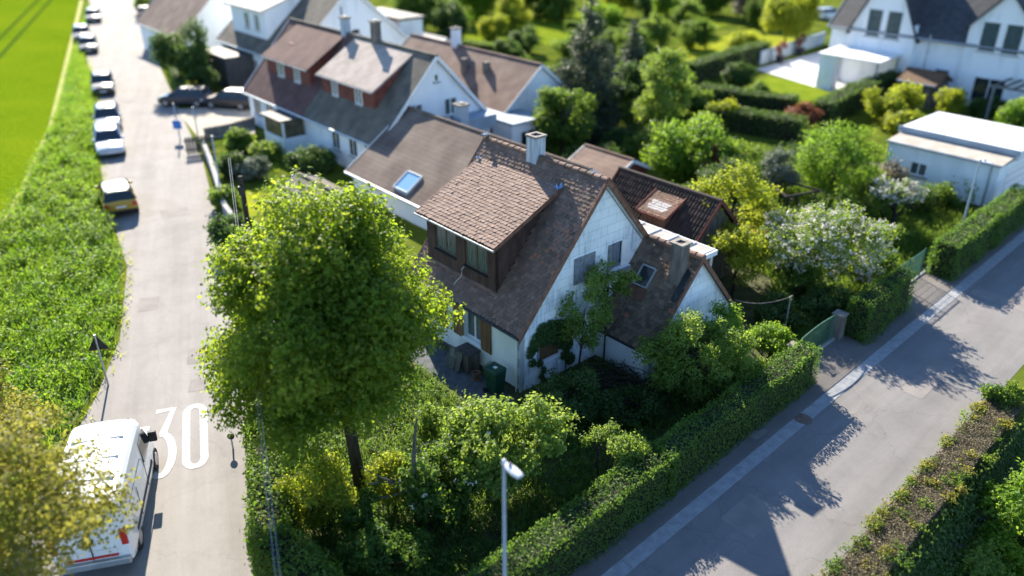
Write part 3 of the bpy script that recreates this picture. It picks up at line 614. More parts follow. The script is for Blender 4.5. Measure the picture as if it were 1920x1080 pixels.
# gable windows
def louvre(x0, x1, z0, z1, m, y=-.05, nm='shutter'):
    s = MB(); s.box(x0,y,z0,x0+.07,y+.04,z1); s.box(x1-.07,y,z0,x1,y+.04,z1); s.box(x0+.07,y,z0,x1-.07,y+.04,z0+.09); s.box(x0+.07,y,z1-.09,x1-.07,y+.04,z1)
    zz = z0+.1
    while zz < z1-.12: s.hexa([(x0+.07,y+.002,zz),(x1-.07,y+.002,zz),(x1-.07,y+.034,zz+.03),(x0+.07,y+.034,zz+.03)], [(x0+.07,y+.004,zz+.012),(x1-.07,y+.004,zz+.012),(x1-.07,y+.036,zz+.042),(x0+.07,y+.036,zz+.042)]); zz += .045
    return s.build(nm, m, house)
louvre(2.59, 3.115, 3.53, 4.58, M['greyshutter']); louvre(3.12, 3.645, 3.53, 4.58, M['greyshutter'])
MB().box(2.6, .12, 3.55, 3.62, .13, 4.56).build('dark_pane', M['glass'], house)
f = MB(); f.box(4.40,.10,3.52,4.46,.16,4.58); f.box(4.62,.10,3.52,4.70,.16,4.58); f.box(5.05,.10,3.52,5.12,.16,4.58); f.box(4.40,.102,4.52,5.46,.158,4.58); f.box(4.4,.102,3.52,5.46,.158,3.58)
wn = f.build('window', M['whitepaint'], house, label='upper gable window with one open white leaf'); MB().box(4.42,.125,3.55,5.44,.135,4.55).build('pane', M['glass'], wn)
louvre(4.70, 5.06, 3.56, 4.54, mat('slate_blue_shutter', (.12,.14,.17), (.2,.22,.25), 6), y=.02); louvre(4.36, 4.58, 3.53, 4.58, M['greyshutter'])
MB().box(5.10, -.045, 3.53, 5.46, .0-.005, 4.58).build('casement', M['whitepaint'], house); MB().box(4.3, -.16, 3.42, 5.52, -.004, 3.5).build('sill', M['white'], house)
MB().box(4.75, -.26, 3.30, 5.45, -.165, 3.5).build('planter_box', M['greyshutter'], house)
f = MB(); frame(f, 0, .96, 2.02, .88, 2.16); 
for i, v in enumerate(f.v): f.v[i] = (v[1], .09+v[0], v[2])
wn = f.build('window', M['woodbrown'], house, label='low gable window closed by a brown blind'); MB().box(1.0,.115,.9,2.0,.13,2.14).build('blind', M['woodbrown'], wn)
MB().box(.9, -.05, .80, 2.08, .08, .872).build('sill', M['white'], wn)
# ---- low wing toward the street: gable at r = -2.62
xg, xz, xs, xr = 6.46, 4.42, 1.15, -2.7
xl, xrr = 3.80, 9.0
zl = lambda g: xz-xs*abs(g-xg)
wb = MB(); wall(wb, (4.0, xr+.1, 0), (1, 0, 0), 4.85, lambda x: zl(4.0+x)-.08, [], .2, breaks=(xg-4.0,)); wb.build('wing_gable', M['panel'], house)
wb = MB(); wall(wb, (4.0, 0, 0), (0, -1, 0), -xr-.1, lambda x: zl(4.0)-.08, [], .2); wb.build('wing_wall', M['white'], house)
wb = MB(); wall(wb, (8.85, xr+.1, 0), (0, 1, 0), 2.6, lambda x: zl(8.85)-.08, [], .2); wb.build('wing_side_wall', M['white'], house)
rf = MB(); dx = math.sqrt(1+xs*xs)
sub = MB()
for gE in (xl, xrr): sub.hexa([(gE,xr-.05,zl(gE)-.1),(gE,-.002,zl(gE)-.1),(xg,-.002,xz-.1),(xg,xr-.05,xz-.1)], [(gE,xr-.05,zl(gE)-.005),(gE,-.002,zl(gE)-.005),(xg,-.002,xz-.005),(xg,xr-.05,xz-.005)])
wd_ = sub.build('wing_deck', M['darkbrown'], house)
spotx = lambda u, v, r_, rng: (1. if rng.uniform() < .02 else r_*.9)
tiles(rf, (xl, xr-.05, zl(xl)), (0, 1, 0), (1/dx, 0, xs/dx), -xr+.04, (xg-xl)*dx, .205, .165, rg_, spot=spotx)
tiles(rf, (xrr, xr-.05, zl(xrr)), (0, 1, 0), (-1/dx, 0, xs/dx), -xr+.04, (xrr-xg)*dx, .205, .165, rg_, spot=spotx)
wroof = rf.build('wing_roof', M['xtile'], house)
rd = MB(); y = xr-.08
while y < -.3:
    pr = [(.14*math.cos(a), .14*math.sin(a)) for a in np.linspace(-.35, PI+.35, 9)]
    rd.add([(xg+x, y, xz-.04+z+.02) for x, z in pr]+[(xg+x*.9, min(y+.39, -.005), xz-.04+z*.9) for x, z in pr], [(k, k+1, 10+k, 9+k) for k in range(8)]+[tuple(range(9))[::-1]], rg_.uniform(0, 1)); y += .355
rd.build('wing_ridge', M['ridge'], house)
for gE in (xl-.03, xrr+.03):
    b = MB(); pts = [(gE, zl(gE)-.15), (gE, zl(gE)+.06), (xg, xz+.06), (xg, xz-.18)]
    b.prism(pts if gE < xg else pts[::-1], 1, xr-.09, xr-.052); b.build('verge_board', M['brownboard'], house)
b = MB(); b.tube([(xl-.05, xr-.05, zl(xl)-.02), (xl-.05, -.01, zl(xl)-.02)], .045, 8); b.build('wing_gutter', M['darkmetal'], house)
ch = MB(); ch.box(5.56, -2.42, 3.0, 6.04, -1.94, 4.98); c2 = ch.build('wing_chimney', M['chimbrown'], house, bevel=.01)
cp = MB()
for x0, y0, x1, y1 in ((5.50,-2.48,6.10,-2.32),(5.50,-2.04,6.10,-1.88),(5.50,-2.32,5.66,-2.04),(5.94,-2.32,6.10,-2.04)): cp.box(x0, y0, 4.982, x1, y1, 5.05)
cp.build('chimney_cap', M['concrete'], c2); MB().box(5.66,-2.32,4.984,5.94,-2.04,4.99).build('flue', M['darkmetal'], c2)
def onroof(g, r, h=0): return np.array([g, r, zl(g)])+np.array([-xs/dx, 0, 1/dx])*h
b = MB(); q = [onroof(5.2,-2.66,.06), onroof(5.2,-2.44,.06), onroof(6.1,-2.44,.06), onroof(6.1,-2.66,.06)]; b.hexa(q, [p+np.array([0,0,.02]) for p in q]); b.build('flashing_sheet', M['darkmetal'], c2)
sk = MB(); g0, g1, r0_, r1_ = 5.22, 5.74, -1.28, -.66
for a, b_ in (((g0,r0_),(g0,r1_)),((g1,r0_),(g1,r1_)),((g0,r0_),(g1,r0_)),((g0,r1_),(g1,r1_))): sk.bar(onroof(*a,.07), onroof(*b_,.07), .05, .08, up=(-xs/dx,0,1/dx))
sko = sk.build('skylight', M['metal'], wroof); gl = MB(); q = [onroof(g0,r0_,.06), onroof(g0,r1_,.06), onroof(g1,r1_,.06), onroof(g1,r0_,.06)]; gl.hexa([p-np.array([0,0,.012]) for p in q], q); go = gl.build('skylight_pane', M['glass'], wroof)
b = MB(); q = [onroof(4.85,r0_-.1,.05), onroof(4.85,r1_+.1,.05), onroof(5.18,r1_+.08,.05), onroof(5.18,r0_-.08,.05)]; b.hexa(q, [p+np.array([0,0,.012]) for p in q]); b.build('skylight_apron', mat('rusty_apron', (.1,.05,.035), (.16,.08,.05), 6), wroof)
# ---- roofed terrace between the houses
can = ething('terrace_roof', 'flat translucent terrace roof with white beams between the old house and the dark barn', 'terrace roof', 8.7, 0)
b = MB(); b.box(.0, -.75, 2.9, 1.4, 3.4, 2.93); b.build('roof_panel', mat('dirty_polycarbonate', (.34,.31,.27), (.5,.46,.4), 2, .4), can)
for y in (-.72, .2, 1.15, 2.1, 3.05):
    b = MB(); b.box(-.05, y-.03, 2.935, 1.45, y+.03, 3.0); b.build('beam', M['whitepaint'], can)
b = MB(); b.box(1.41, -.8, 2.84, 1.48, 3.4, 2.96); b.box(-.04, -.87, 2.74, 1.48, -.81, 2.96); b.build('edge_trim', M['white'], can)
for y in (-.7, 3.2): b = MB(); b.box(1.3, y-.04, 0, 1.38, y+.04, 2.899); b.build('post', M['whitepaint'], can)
# ---- dark barn
barn = ething('tiled_barn', 'dark pantiled barn with a small wooden dormer behind the old house', 'barn', 12.4, -.5)
bz, be, bl0, bl1 = 4.05, 2.1, 1.2, 7.1
b = MB(); b.prism([(-1.75, 0), (1.75, 0), (1.75, 2.05), (0, 3.9), (-1.75, 2.05)], 1, bl0+.1, bl1-.1); b.build('wall', M['oldwood'], barn)
rf = MB(); rr = np.random.default_rng(9)
for sg_ in (-1, 1):
    nrow, ncol = 9, 34; sl = np.array([-sg_*2.15, 0, 2.15]); U = np.array([0, bl1-bl0, 0.]); p0 = np.array([sg_*2.15, bl0, 1.93])
    nn = np.array([sg_, 0, 1])/math.sqrt(2)
    for j in range(nrow):
        for i in range(ncol):
            o_ = rr.uniform(0, .8); pr = [(.0, .0), (.2, .045), (.42, .06), (.62, .03), (.8, .0), (1., .012)]
            A = [p0+sl*(j/nrow-.01)+U*((i+u)/ncol)+nn*(h+.035) for u, h in pr]; B = [p0+sl*((j+1)/nrow+.02)+U*((i+u)/ncol)+nn*h for u, h in pr]; Cc = [a-nn*.03 for a in A]
            rf.add(A+B+Cc, [(k, k+1, 7+k, 6+k) for k in range(5)]+[(12+k, 13+k, 1+k, k) for k in range(5)], o_)
br_ = rf.build('roof', M['barntile'], barn)
b = MB(); b.tube([(0, bl0-.05, bz+.02), (0, bl1+.05, bz+.02)], .12, 8); b.build('ridge', M['barntile'], barn)
for yy in (bl0-.05, bl1+.0):
    for sg_ in (-1, 1): MB().bar((sg_*2.2, yy+.02+.003*sg_, 1.9), (0, yy+.02+.003*sg_, bz+.04), .04, .16).build('verge_board', M['redwall'], barn)
bd = MB(); bd.box(-1.5, 3.0, 2.4, -1.42, 4.35, 3.22)
for yy in (3.0, 4.3): bd.prism([(-1.42, 2.5), (-1.42, 3.22), (-.15, 3.8), (-.15, 3.7)], 1, yy, yy+.05)
bdo = bd.build('dormer', mat('brown_planks', (.09,.05,.03), (.2,.12,.07), 5, .8, stretch=(1,7,.4)), barn)
rf = MB(); tiles(rf, (-1.68, 2.85, 3.17), (0, 1, 0), (1.5, 0, .68), 1.68, 1.62, .17, .145, rr, spot=lambda u, v, r_, g: (.99 if (.3 < u < 1.35 and .2 < v < .85) else r_)); rf.build('dormer_roof', tile_mat('patched_tiles', [(0,(.14,.085,.06)),(.6,(.22,.13,.09)),(.93,(.25,.15,.11)),(.97,(.42,.38,.36)),(1,(.5,.47,.45))], mamt=.3), barn)
b = MB(); b.bar((-1.7,2.83,3.15),(-.15,2.83,3.86),.04,.14); b.bar((-1.7,4.55,3.15),(-.15,4.55,3.86),.04,.14); b.build('dormer_verge', M['redwall'], barn)
b = MB(); b.bar((-1.72, 2.85, 3.13), (-1.72, 4.53, 3.13), .05, .06); b.build('dormer_fascia', M['redwall'], barn)

# ================================================================== PLANTS OF THE CORNER PLOT
tree('linden_tree', 'big bright green leafy tree covering the left side of the old house', 'tree', (-4.6, 18.9), 10.2, (3.6, 3.2, 4.55), 5.45, 'lime', 135000, .12, 11, .20, 260, .21, off=(-.45, .45), inner=.2, egg=.17, cut=lambda c: (c[:,2] < 2.9+.62*(c[:,1]+1.2)) & (c[:,1] > -1.6) & (np.abs(c[:,0]+.9) < 2.2) | ((c[:,0] > 1.2) & (c[:,2] < 3.2+1.1*c[:,0])) | ((c[:,0] > .6) & (c[:,2] < 3.0)))
tree('young_shrub', 'low dark leafy shrub right in front of the big tree trunk', 'shrub', (-4.25, 17.25), 1.3, (.8, .6, .7), .7, 'hedge', 6000, .085, 47, .02, 26, .3, stems=4)
tree('young_shrub', 'wide dark shrub filling the corner behind the crossing hedges', 'shrub', (-3.6, 15.9), 1.3, (1.7, .8, .65), .6, 'hedge', 9000, .085, 48, .02, 34, .3, stems=4)
# clipped hedge along the street and round the corner
hedge('clipped_hedge', 'long dark green clipped hedge beside the shaded pavement, below the old house', [ST(-4.2, .62), ST(4.5, .62), ST(13.2, .62)], 1.1, 1.62, 'hedge', 420, .075, 21)
hedge('clipped_hedge', 'short dark hedge piece between the green gate and the mesh fence', [ST(17.3, .62), ST(21.4, .62)], 1.1, 1.9, 'hedge', 330, .08, 22)
hedge('clipped_hedge', 'clipped hedge beyond the mesh fence with the thin lamp post in front', [ST(25.6, .75), ST(31, .75), ST(36.2, .75)], 1.3, 1.9, 'hedge', 260, .09, 23)
hedge('ivy_hedge', 'loose leafy hedge along the lane under the two overhead cables', [(-8.5, 23.2), (-7.75, 20.3), (-6.35, 15.8), (-4.2, 13.6)], 1.3, 1.5, 'mid', 420, .10, 24, amp=.2)
elder = 'elder'
tree('flowering_elder', 'round elder bush with sunlit top and few white flowers behind the front street lamp', 'bush', W(-4.45, -3.8), 3.3, (2.05, 1.5, 1.35), 1.95, 'elder', 21000, .12, 31, .06, 46, .3, off=(.55, .55), stems=4, bl=('blossom', 120, .075, 5))
tree('flowering_elder', 'lower shaded elder bush dotted with white blossoms, left of the front street lamp', 'bush', W(-5.9, -3.1), 2.4, (1.35, 1.2, 1.2), 1.3, 'mid', 12000, .115, 32, .05, 34, .32, stems=3, bl=('blossom', 150, .09, 5))
tree('privet_bush', 'sunlit bush leaning over the hedge top right of the elder', 'bush', ST(3.2, -.55), 2.1, (1.3, .75, .55), 1.62, 'elder', 6500, .075, 33, .04, 18, .32, off=(.3, .3), stems=3)
tree('golden_shrub', 'sunlit yellow-green shrub glowing under the big tree', 'shrub', (-5.35, 17.55), 2.3, (1.25, .8, 1.2), 1.3, 'golden', 12000, .09, 34, .03, 40, .3, stems=5)
tree('golden_shrub', 'smaller yellow-green shrub right of the big tree trunk', 'shrub', (-3.5, 18.2), 2.0, (.75, .6, .95), 1.25, 'golden', 5500, .09, 35, .03, 22, .33, stems=4)
tree('young_shrub', 'slim lit shrub between the big tree and the green bin', 'shrub', (-2.6, 20.9), 2.2, (.45, .45, .95), 1.25, 'elder', 3200, .085, 36, .025, 16, .36, stems=2)
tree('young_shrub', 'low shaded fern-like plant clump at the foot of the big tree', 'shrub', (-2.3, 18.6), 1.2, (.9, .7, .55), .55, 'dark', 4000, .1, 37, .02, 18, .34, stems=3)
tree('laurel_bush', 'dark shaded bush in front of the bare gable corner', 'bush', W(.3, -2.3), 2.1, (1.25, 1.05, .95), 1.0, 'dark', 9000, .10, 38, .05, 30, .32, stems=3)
tree('laurel_bush', 'flat dark ground bush between gable corner and street hedge', 'bush', W(1.8, -3.6), 1.2, (1.7, .8, .5), .5, 'dark', 6500, .10, 39, .04, 26, .34, stems=3)
tree('young_maple', 'thin leafy sapling growing against the white gable wall', 'tree', W(2.25, -.75), 4.8, (1.0, .6, 1.8), 2.75, 'elder', 3600, .10, 40, .045, 30, .25, off=(.15, 0), inner=.1)
tree('young_maple', 'sparse sapling top reaching the upper gable windows', 'tree', W(3.7, -.7), 4.6, (1.1, .55, .9), 3.55, 'elder', 2600, .10, 41, .04, 26, .25, inner=.1)
# ivy on the low gable window
rng = np.random.default_rng(77); iv = ething('climbing_ivy', 'dark ivy hanging over the lower gable window', 'climbing plant', 0, 0)
cl = np.array([(.75,2.0),(1.05,2.2),(1.4,2.2),(1.75,2.1),(2.1,2.0),(1.2,1.85),(1.6,1.8),(.6,1.7),(.45,1.55),(2.2,1.6),(2.3,1.2),(1.95,1.35),(.9,.95),(.55,1.1),(1.1,.6),(2.2,.8),(1.0,.35),(2.5,.5),(1.15,.15)])
rr = np.array([.3,.35,.35,.35,.3,.3,.28,.25,.2,.28,.28,.2,.15,.16,.13,.22,.12,.25,.12]); ci = rng.choice(len(cl), 3400, p=rr**2/np.sum(rr**2)); a = rng.uniform(0, 2*PI, 3400); q = rng.uniform(0, 1, 3400)**.5*rr[ci]
P = np.column_stack([cl[ci,0]+np.cos(a)*q, -.06-rng.uniform(0, .22, 3400)*(1-q/rr[ci]*.7), np.maximum(.03, cl[ci,1]+np.sin(a)*q)])
leafmesh('foliage', P, np.column_stack([rng.normal(size=3400)*.5, -np.ones(3400), .5+rng.normal(size=3400)*.5]), .10, rng, M['dark'], iv)
b = MB(); b.tube([(1.2,-.08,0),(1.1,-.05,.6),(.85,-.05,1.2),(.9,-.05,1.9)], [.025,.02,.018,.01], 6); b.tube([(2.3,-.08,0),(2.25,-.05,.8),(1.9,-.05,1.6),(1.4,-.05,2.1)], [.025,.02,.018,.01], 6); b.build('stem', M['bark'], iv)
tree('hazel_bush', 'large dense shaded bush in front of the low wing', 'bush', W(4.4, -4.35), 3.4, (2.15, 1.25, 1.8), 1.85, 'elder', 24000, .095, 42, .06, 52, .28, stems=4)
tree('hazel_bush', 'sunlit yellow-green bush at the right corner of the low wing', 'bush', W(6.6, -3.75), 3.0, (1.0, .85, 1.3), 1.7, 'bright', 6500, .09, 43, .045, 26, .32, stems=3)
tree('hazel_bush', 'low lit bush closing the hedge end beside the gate', 'bush', W(8.5, -4.7), 1.9, (1.1, .8, .75), .95, 'bright', 6500, .08, 44, .04, 18, .34, stems=3)
# pile of cut branches, dead branch, slim trunk
bp = MB(); rng = np.random.default_rng(50)
for i in range(110):
    a = rng.uniform(0, PI); c = np.array([rng.normal()*.75, rng.normal()*.5, .1+abs(rng.normal())*.28]); L = rng.uniform(.5, 1.3); d = np.array([math.cos(a), math.sin(a), rng.normal()*.15])*L
    m_ = c+rng.normal(size=3)*.08; bp.tube([np.maximum(c-d, (-9,-9,.02)), m_, np.maximum(c+d, (-9,-9,.02))], [.012, .016, .006], 5)
brush = thing('brush_pile', 'dark pile of cut branches on the shaded ground beside the low wing', 'branch pile', W(2.9, -2.2)); bp.build('branches', M['bark'], brush)
dt = thing('dead_tree', 'slim bare dead tree with grey crooked branches under the big tree', 'dead tree', (-2.72, 17.55)); b = MB(); rng = np.random.default_rng(51)
b.tube([(0,0,-.05),(.02,.05,1.1),(-.03,0,2.0),(.06,.05,3.1),(.15,.1,3.7)], [.10,.085,.07,.045,.02], 9)
for p0, p1 in (((0,0,1.55),(-1.1,.2,1.45)),((0,0,1.3),(-.9,-.2,1.15)),((-1.0,.15,1.45),(-1.6,.3,1.9)),((-.6,.1,1.5),(-1.05,-.1,1.95)),((-.8,-.15,1.17),(-1.3,-.3,1.05)),((0,0,2.4),(.6,.2,2.9)),((-1.0,.15,1.45),(-1.35,0,1.5))): limb(b, p0, p1, .035, .008, rng, 6, .1)
b.build('trunk', M['greybark'], dt, smooth=True)
wp_ = [(-8.6, 24), (-6.6, 15.9), (-3.8, 14.4), ST(0, -.2), ST(13, -.2), W(8.6, -5), W(3.8, -2.9), W(3.8, -.3), W(-.1, -.5), W(-1.9, -.2), W(-1.9, 6), W(-2, 9.5)]
tufts('garden_weeds', 'tall weeds and grass covering the ground of the overgrown corner garden', 'weeds', wp_, 16000, .36, 'mid', 52, .012, lean=.6)
rng = np.random.default_rng(54); pa = np.array(wp_); c2 = rng.uniform(pa.min(0), pa.max(0), (5200, 2)); ins = np.zeros(len(c2), bool); j_ = len(pa)-1
for i_ in range(len(pa)):
    a, b_ = pa[i_], pa[j_]; ins ^= ((a[1] > c2[:,1]) != (b_[1] > c2[:,1])) & (c2[:,0] < (b_[0]-a[0])*(c2[:,1]-a[1])/(b_[1]-a[1]+1e-9)+a[0]); j_ = i_
c2 = c2[ins]; cen = np.column_stack([c2, rng.uniform(.05, .3, len(c2))]); P, Nn, rnd = cloud(cen, rng.uniform(.12, .38, len(c2)), (-2, 19, -6), 52000, .075, rng, zsq=.8); P[:,2] = np.maximum(P[:,2], .02)
o = leafmesh('undergrowth', P, Nn, .085, rng, M['hedge'], None, rnd); o['kind'] = 'stuff'; o['label'] = 'leafy undergrowth of the overgrown corner garden'
tufts('orchard_grass', 'tall sunlit grass and weeds under the trees of the right garden', 'grass', [ST(13.6, -.4), ST(36, -.4), W(33, 2), W(32, 9), W(15.5, 8.5), W(15, -1), W(9.3, -3.6)], 45000, .42, 'mid', 53, .018, lean=.55)
# right hand garden
tree('apple_tree', 'apple tree full of white blossom leaning over the hedge', 'tree', W(15.2, -2.5), 4.4, (3.3, 2.4, 1.95), 2.35, 'elder', 24000, .10, 60, .13, 84, .22, off=(.2, -.3), bl=('blossom', 14000, .08, 8))
tree('apple_tree', 'small leaning dark trunk apple tree with blossom at the far end of the garden', 'tree', at(1674, 442), 3.0, (1.5, .9, .65), 2.3, 'elder', 2600, .09, 61, .13, 20, .3, off=(-.15, .5), bl=('blossom', 3000, .085, 8), cut=lambda c: (c[:,2] < 1.9))
tree('yellow_maple', 'yellow-green leafy tree in front of the dark barn', 'tree', W(14.4, 1.5), 5.1, (2.7, 1.9, 2.15), 3.0, 'golden', 14000, .11, 62, .09, 64, .22, off=(0, -.3))
tree('yellow_maple', 'drooping lower yellow bush reaching the terrace roof corner', 'tree', W(12.0, -.7), 3.6, (1.8, 1.2, 1.5), 2.2, 'golden', 7000, .11, 63, .07, 36, .24)
tree('plum_tree', 'rounded fresh green tree beside the white garage', 'tree', W(25.3, 2.2), 5.0, (2.45, 2.2, 2.3), 2.75, 'bright', 20000, .105, 64, .11, 56, .28)
tree('olive_willow', 'silver grey leafy shrub left of the rounded green tree', 'shrub', W(22.4, 3.8), 4.0, (1.2, 1.1, 1.4), 2.4, 'olive', 7000, .10, 65, .06, 28, .32, stems=2)
for i, (g, r, R, z, mk_, n_, lb) in enumerate([(19.6, 4.9, (2.2,1.5,1.6), 1.8, 'dark', 11000, 'dark green shrub bank right behind the barn ridge'), (16.2, 5.6, (1.8,1.4,1.5), 1.6, 'dark', 8000, 'dark shaded shrub at the far corner of the barn'), (22.8, 6.4, (2.2,1.6,1.8), 1.9, 'mid', 8000, 'mid green bush behind the silver grey shrub'), (19.2, -.1, (1.5,1.1,1.2), 1.2, 'dark', 6500, 'dark bush between the rusty garden hut and the blossom'), (17.9, 2.1, (1.3,1.1,1.3), 1.6, 'mid', 6000, 'green bush right of the yellow-green tree'), (24.7, -.8, (1.8,1.2,1.1), 1.0, 'mid', 6500, 'low bush below the rounded green tree'), (13.2, -4.5, (1.4,.9,.9), .9, 'dark', 5500, 'dark shaded shrub behind the green gate'), (27.4, -1.2, (1.7,1.1,1.0), .9, 'dark', 6000, 'dark undergrowth shrub in front of the garage wall'), (11.2, -3.5, (1.2,.9,.8), .7, 'dark', 4200, 'dark shrub at the foot of the washing line post'), (17.7, -4.0, (1.4, .9, 1.0), 1.0, 'mid', 6000, 'leafy shrub filling the gap above the mesh fence'), (9.9, .9, (1.0, 1.6, 1.1), 1.0, 'dark', 5000, 'dark shrub beneath the terrace roof edge'), (28.2, 3.4, (2.0,1.6,1.5), 1.5, 'mid', 7000, 'wide green bush left of the garage gravel roof'), (27.6, .9, (1.5,1.2,1.2), 1.1, 'elder', 5500, 'light green bush between the apple blossom and garage'), (22.6, .6, (1.5,1.2,1.3), 1.2, 'mid', 6000, 'bush under the rounded green tree, left side'), (29.6, -1.8, (1.4,1.0,.9), .8, 'mid', 5000, 'low green bush inside the far hedge end'), (22.2, -2.6, (1.2,.8,.8), .7, 'elder', 4200, 'low light bush inside the hedge behind the mesh fence'), (30.0, 4.6, (1.8,1.4,1.4), 1.4, 'dark', 5500, 'dark bush at the rear corner of the garage'), (25.4, 5.4, (1.9,1.5,1.6), 1.6, 'dark', 6500, 'dark bush behind the rounded green tree'), (13.8, -2.7, (1.2,.9,1.0), 1.0, 'mid', 5000, 'green bush between blossom and the low wing')]):
    tree('garden_bush', lb, 'bush', W(g, r), 0, R, z, mk_, n_, .11, 70+i, .05, 30, .32, stems=3)
tree('copper_bush', 'small reddish leaved bush on the top edge of the shrub bank', 'bush', W(21.3, 7.4), 3.2, (.8,.7,.8), 2.4, 'red', 2200, .10, 90, .04, 14, .36, stems=2)
tree('garden_bush', 'pale blossoming bush before the white garage wall', 'bush', W(28.6, .4), 2.4, (1.3,.9,1.1), 1.3, 'dryleaf', 3500, .11, 91, .04, 20, .34, stems=3, bl=('blossom', 500, .1, 5))
# ================================================================== SMALL THINGS ROUND THE HOUSE
def lamp_post(nm, label, p, rot, h, arm=True):
    t = thing(nm, label, 'street lamp', p, 0, rot); b = MB(); b.lathe([(.062, 0), (.062, 1.1), (.052, 1.15), (.037, h)], n=14); b.build('pole', M['polepaint'], t, smooth=False)
    b = MB(); b.lathe([(.085, .02), (.085, .05)], n=14); b.build('base_ring', M['darkmetal'], t)
    b = MB(); b.lathe([(.048, h-.10), (.052, h-.02), (.04, h+.05), (.018, h+.07)], n=12); b.tube([(.02, 0, h), (.14, 0, h-.005)], .04, 10); b.build('bracket', M['lampwhite'], t, smooth=True)
    hd = MB(); st = [(.09, .055, .03), (.14, .085, .04), (.26, .105, .048), (.40, .105, .042), (.52, .088, .03), (.545, .075, .018)]; vs = []
    for x, w_, hh in st: vs += [(x, -w_, h-.03-x*.03), (x, -w_*.95, h+.0-x*.03), (x, -w_*.5, h+hh-x*.03), (x, w_*.5, h+hh-x*.03), (x, w_*.95, h+.0-x*.03), (x, w_, h-.03-x*.03)]
    n = 6; fs = [(i*n+k, i*n+(k+1) % n, (i+1)*n+(k+1) % n, (i+1)*n+k) for i in range(len(st)-1) for k in range(n)]+[tuple(range(n)), tuple(range(n*(len(st)-1), n*len(st)))[::-1]]
    hd.add(vs, fs); ho = hd.build('lamp_head', M['lampwhite'], t, bevel=.006)
    b = MB(); b.lathe([(.04, 0), (.04, .035), (.025, .05)], (.2, 0, h+.045), 12); b.build('sensor_cap', mat('violet_grey_cap', (.12,.1,.17), None, rough=.4), ho)
    MB().box(.18, -.075, h-.062, .45, .075, h-.052).build('lens', M['clearlamp'], ho); 
    b = MB(); b.box(-.09, -.05, .7, -.07, .05, 1.0); b.build('hatch', M['polepaint'], t); return t
lamp_post('street_lamp', 'grey street lamp with white head in the foreground at the bottom edge', (-.165, 13.06), math.radians(-52), 6.0)
lamp_post('street_lamp', 'thin grey street lamp at the far right hedge', at(1791, 470), math.radians(-52), 4.7)
t = ething('wheelie_bin', 'dark green wheeled rubbish bin at the house corner', 'bin', -.62, .62, .012, .12)
b = MB(); b.hexa([(-.22,-.24,.05),(.22,-.24,.05),(.22,.22,.05),(-.22,.22,.05)], [(-.28,-.32,.98),(.28,-.32,.98),(.28,.30,.98),(-.28,.30,.98)]); b.build('bin_body', M['greenplastic'], t, bevel=.03)
b = MB(); b.hexa([(-.30,-.34,.985),(.30,-.34,.985),(.30,.33,.985),(-.30,.33,.985)], [(-.27,-.28,1.07),(.27,-.28,1.07),(.27,.30,1.09),(-.27,.30,1.09)]); lo_ = b.build('bin_lid', M['greenplastic'], t, bevel=.025)
MB().box(-.08, -.1, 1.085, .05, .04, 1.092).build('sticker', M['plate'], lo_); b = MB(); b.tube([(-.24,.36,1.0),(-.24,.4,1.03),(.24,.4,1.03),(.24,.36,1.0)], .015, 6); b.build('handle', M['greenplastic'], t)
for x in (-.27, .27): b = MB(); b.tube([(x-.03,.25,.11),(x+.03,.25,.11)], .1, 14); b.build('wheel', M['tyre'], t)
t = ething('wooden_cupboard', 'weathered wooden garden cupboard standing under the front window', 'cupboard', -.33, 2.55, .012)
b = MB(); b.box(-.26,-.36,0,.26,-.33,.78); b.box(-.26,.33,0,.26,.36,.78); b.box(.23,-.33,0,.26,.33,.78); b.box(-.25,-.33,.05,.23,.33,.08); b.build('carcass', M['oldwood'], t)
b = MB(); b.hexa([(-.33,-.42,.785),(.29,-.42,.80),(.29,.42,.80),(-.33,.42,.785)], [(-.33,-.42,.815),(.29,-.42,.83),(.29,.42,.83),(-.33,.42,.815)]); b.build('top', mat('dark_board', (.04,.035,.03), (.09,.08,.07), 6, .85), t)
for i in range(4): MB().box(-.285, -.33+i*.165, .04, -.262, -.18+i*.165, .76).build('door_board', M['oldwood'], t)
for k, (g, r, ln_) in enumerate(((-.86, 2.72, .3), (-.92, 3.0, .36))):
    t = ething('leaning_frame', ('old window frame leaning nearest on the wooden cupboard', 'old window frame leaning behind, farther from the bin')[k], 'wooden frame', g, r, .012, .15*k); f = MB()
    q = lambda y, s: (s*ln_*.9, y, s*.82)
    for y in (-.2, .2): f.bar(q(y, 0), q(y, 1), .045, .03)
    for s_ in (.03, .5, .97): f.bar(q(-.2, s_), q(.2, s_), .045, .028)
    f.build('frame', M['oldwood'], t); g_ = MB(); g_.add([q(-.18,.03), q(.18,.03), q(.18,.97), q(-.18,.97)], [(0,1,2,3)]); g_.build('pane', mat('dusty_glass', (.05,.06,.06), (.1,.11,.1), 5, .25), t)
t = ething('flower_pot', 'empty clay flower pot on the paving by the green bin', 'flower pot', -.6, 1.75, .012); b = MB(); b.lathe([(.11,0),(.15,.24),(.17,.24),(.17,.30),(.145,.30),(.13,.2)], n=18); b.build('pot', M['clay'], t); b = MB(); b.lathe([(.2,0),(.2,.02)], n=18); b.build('saucer', M['clay'], t)
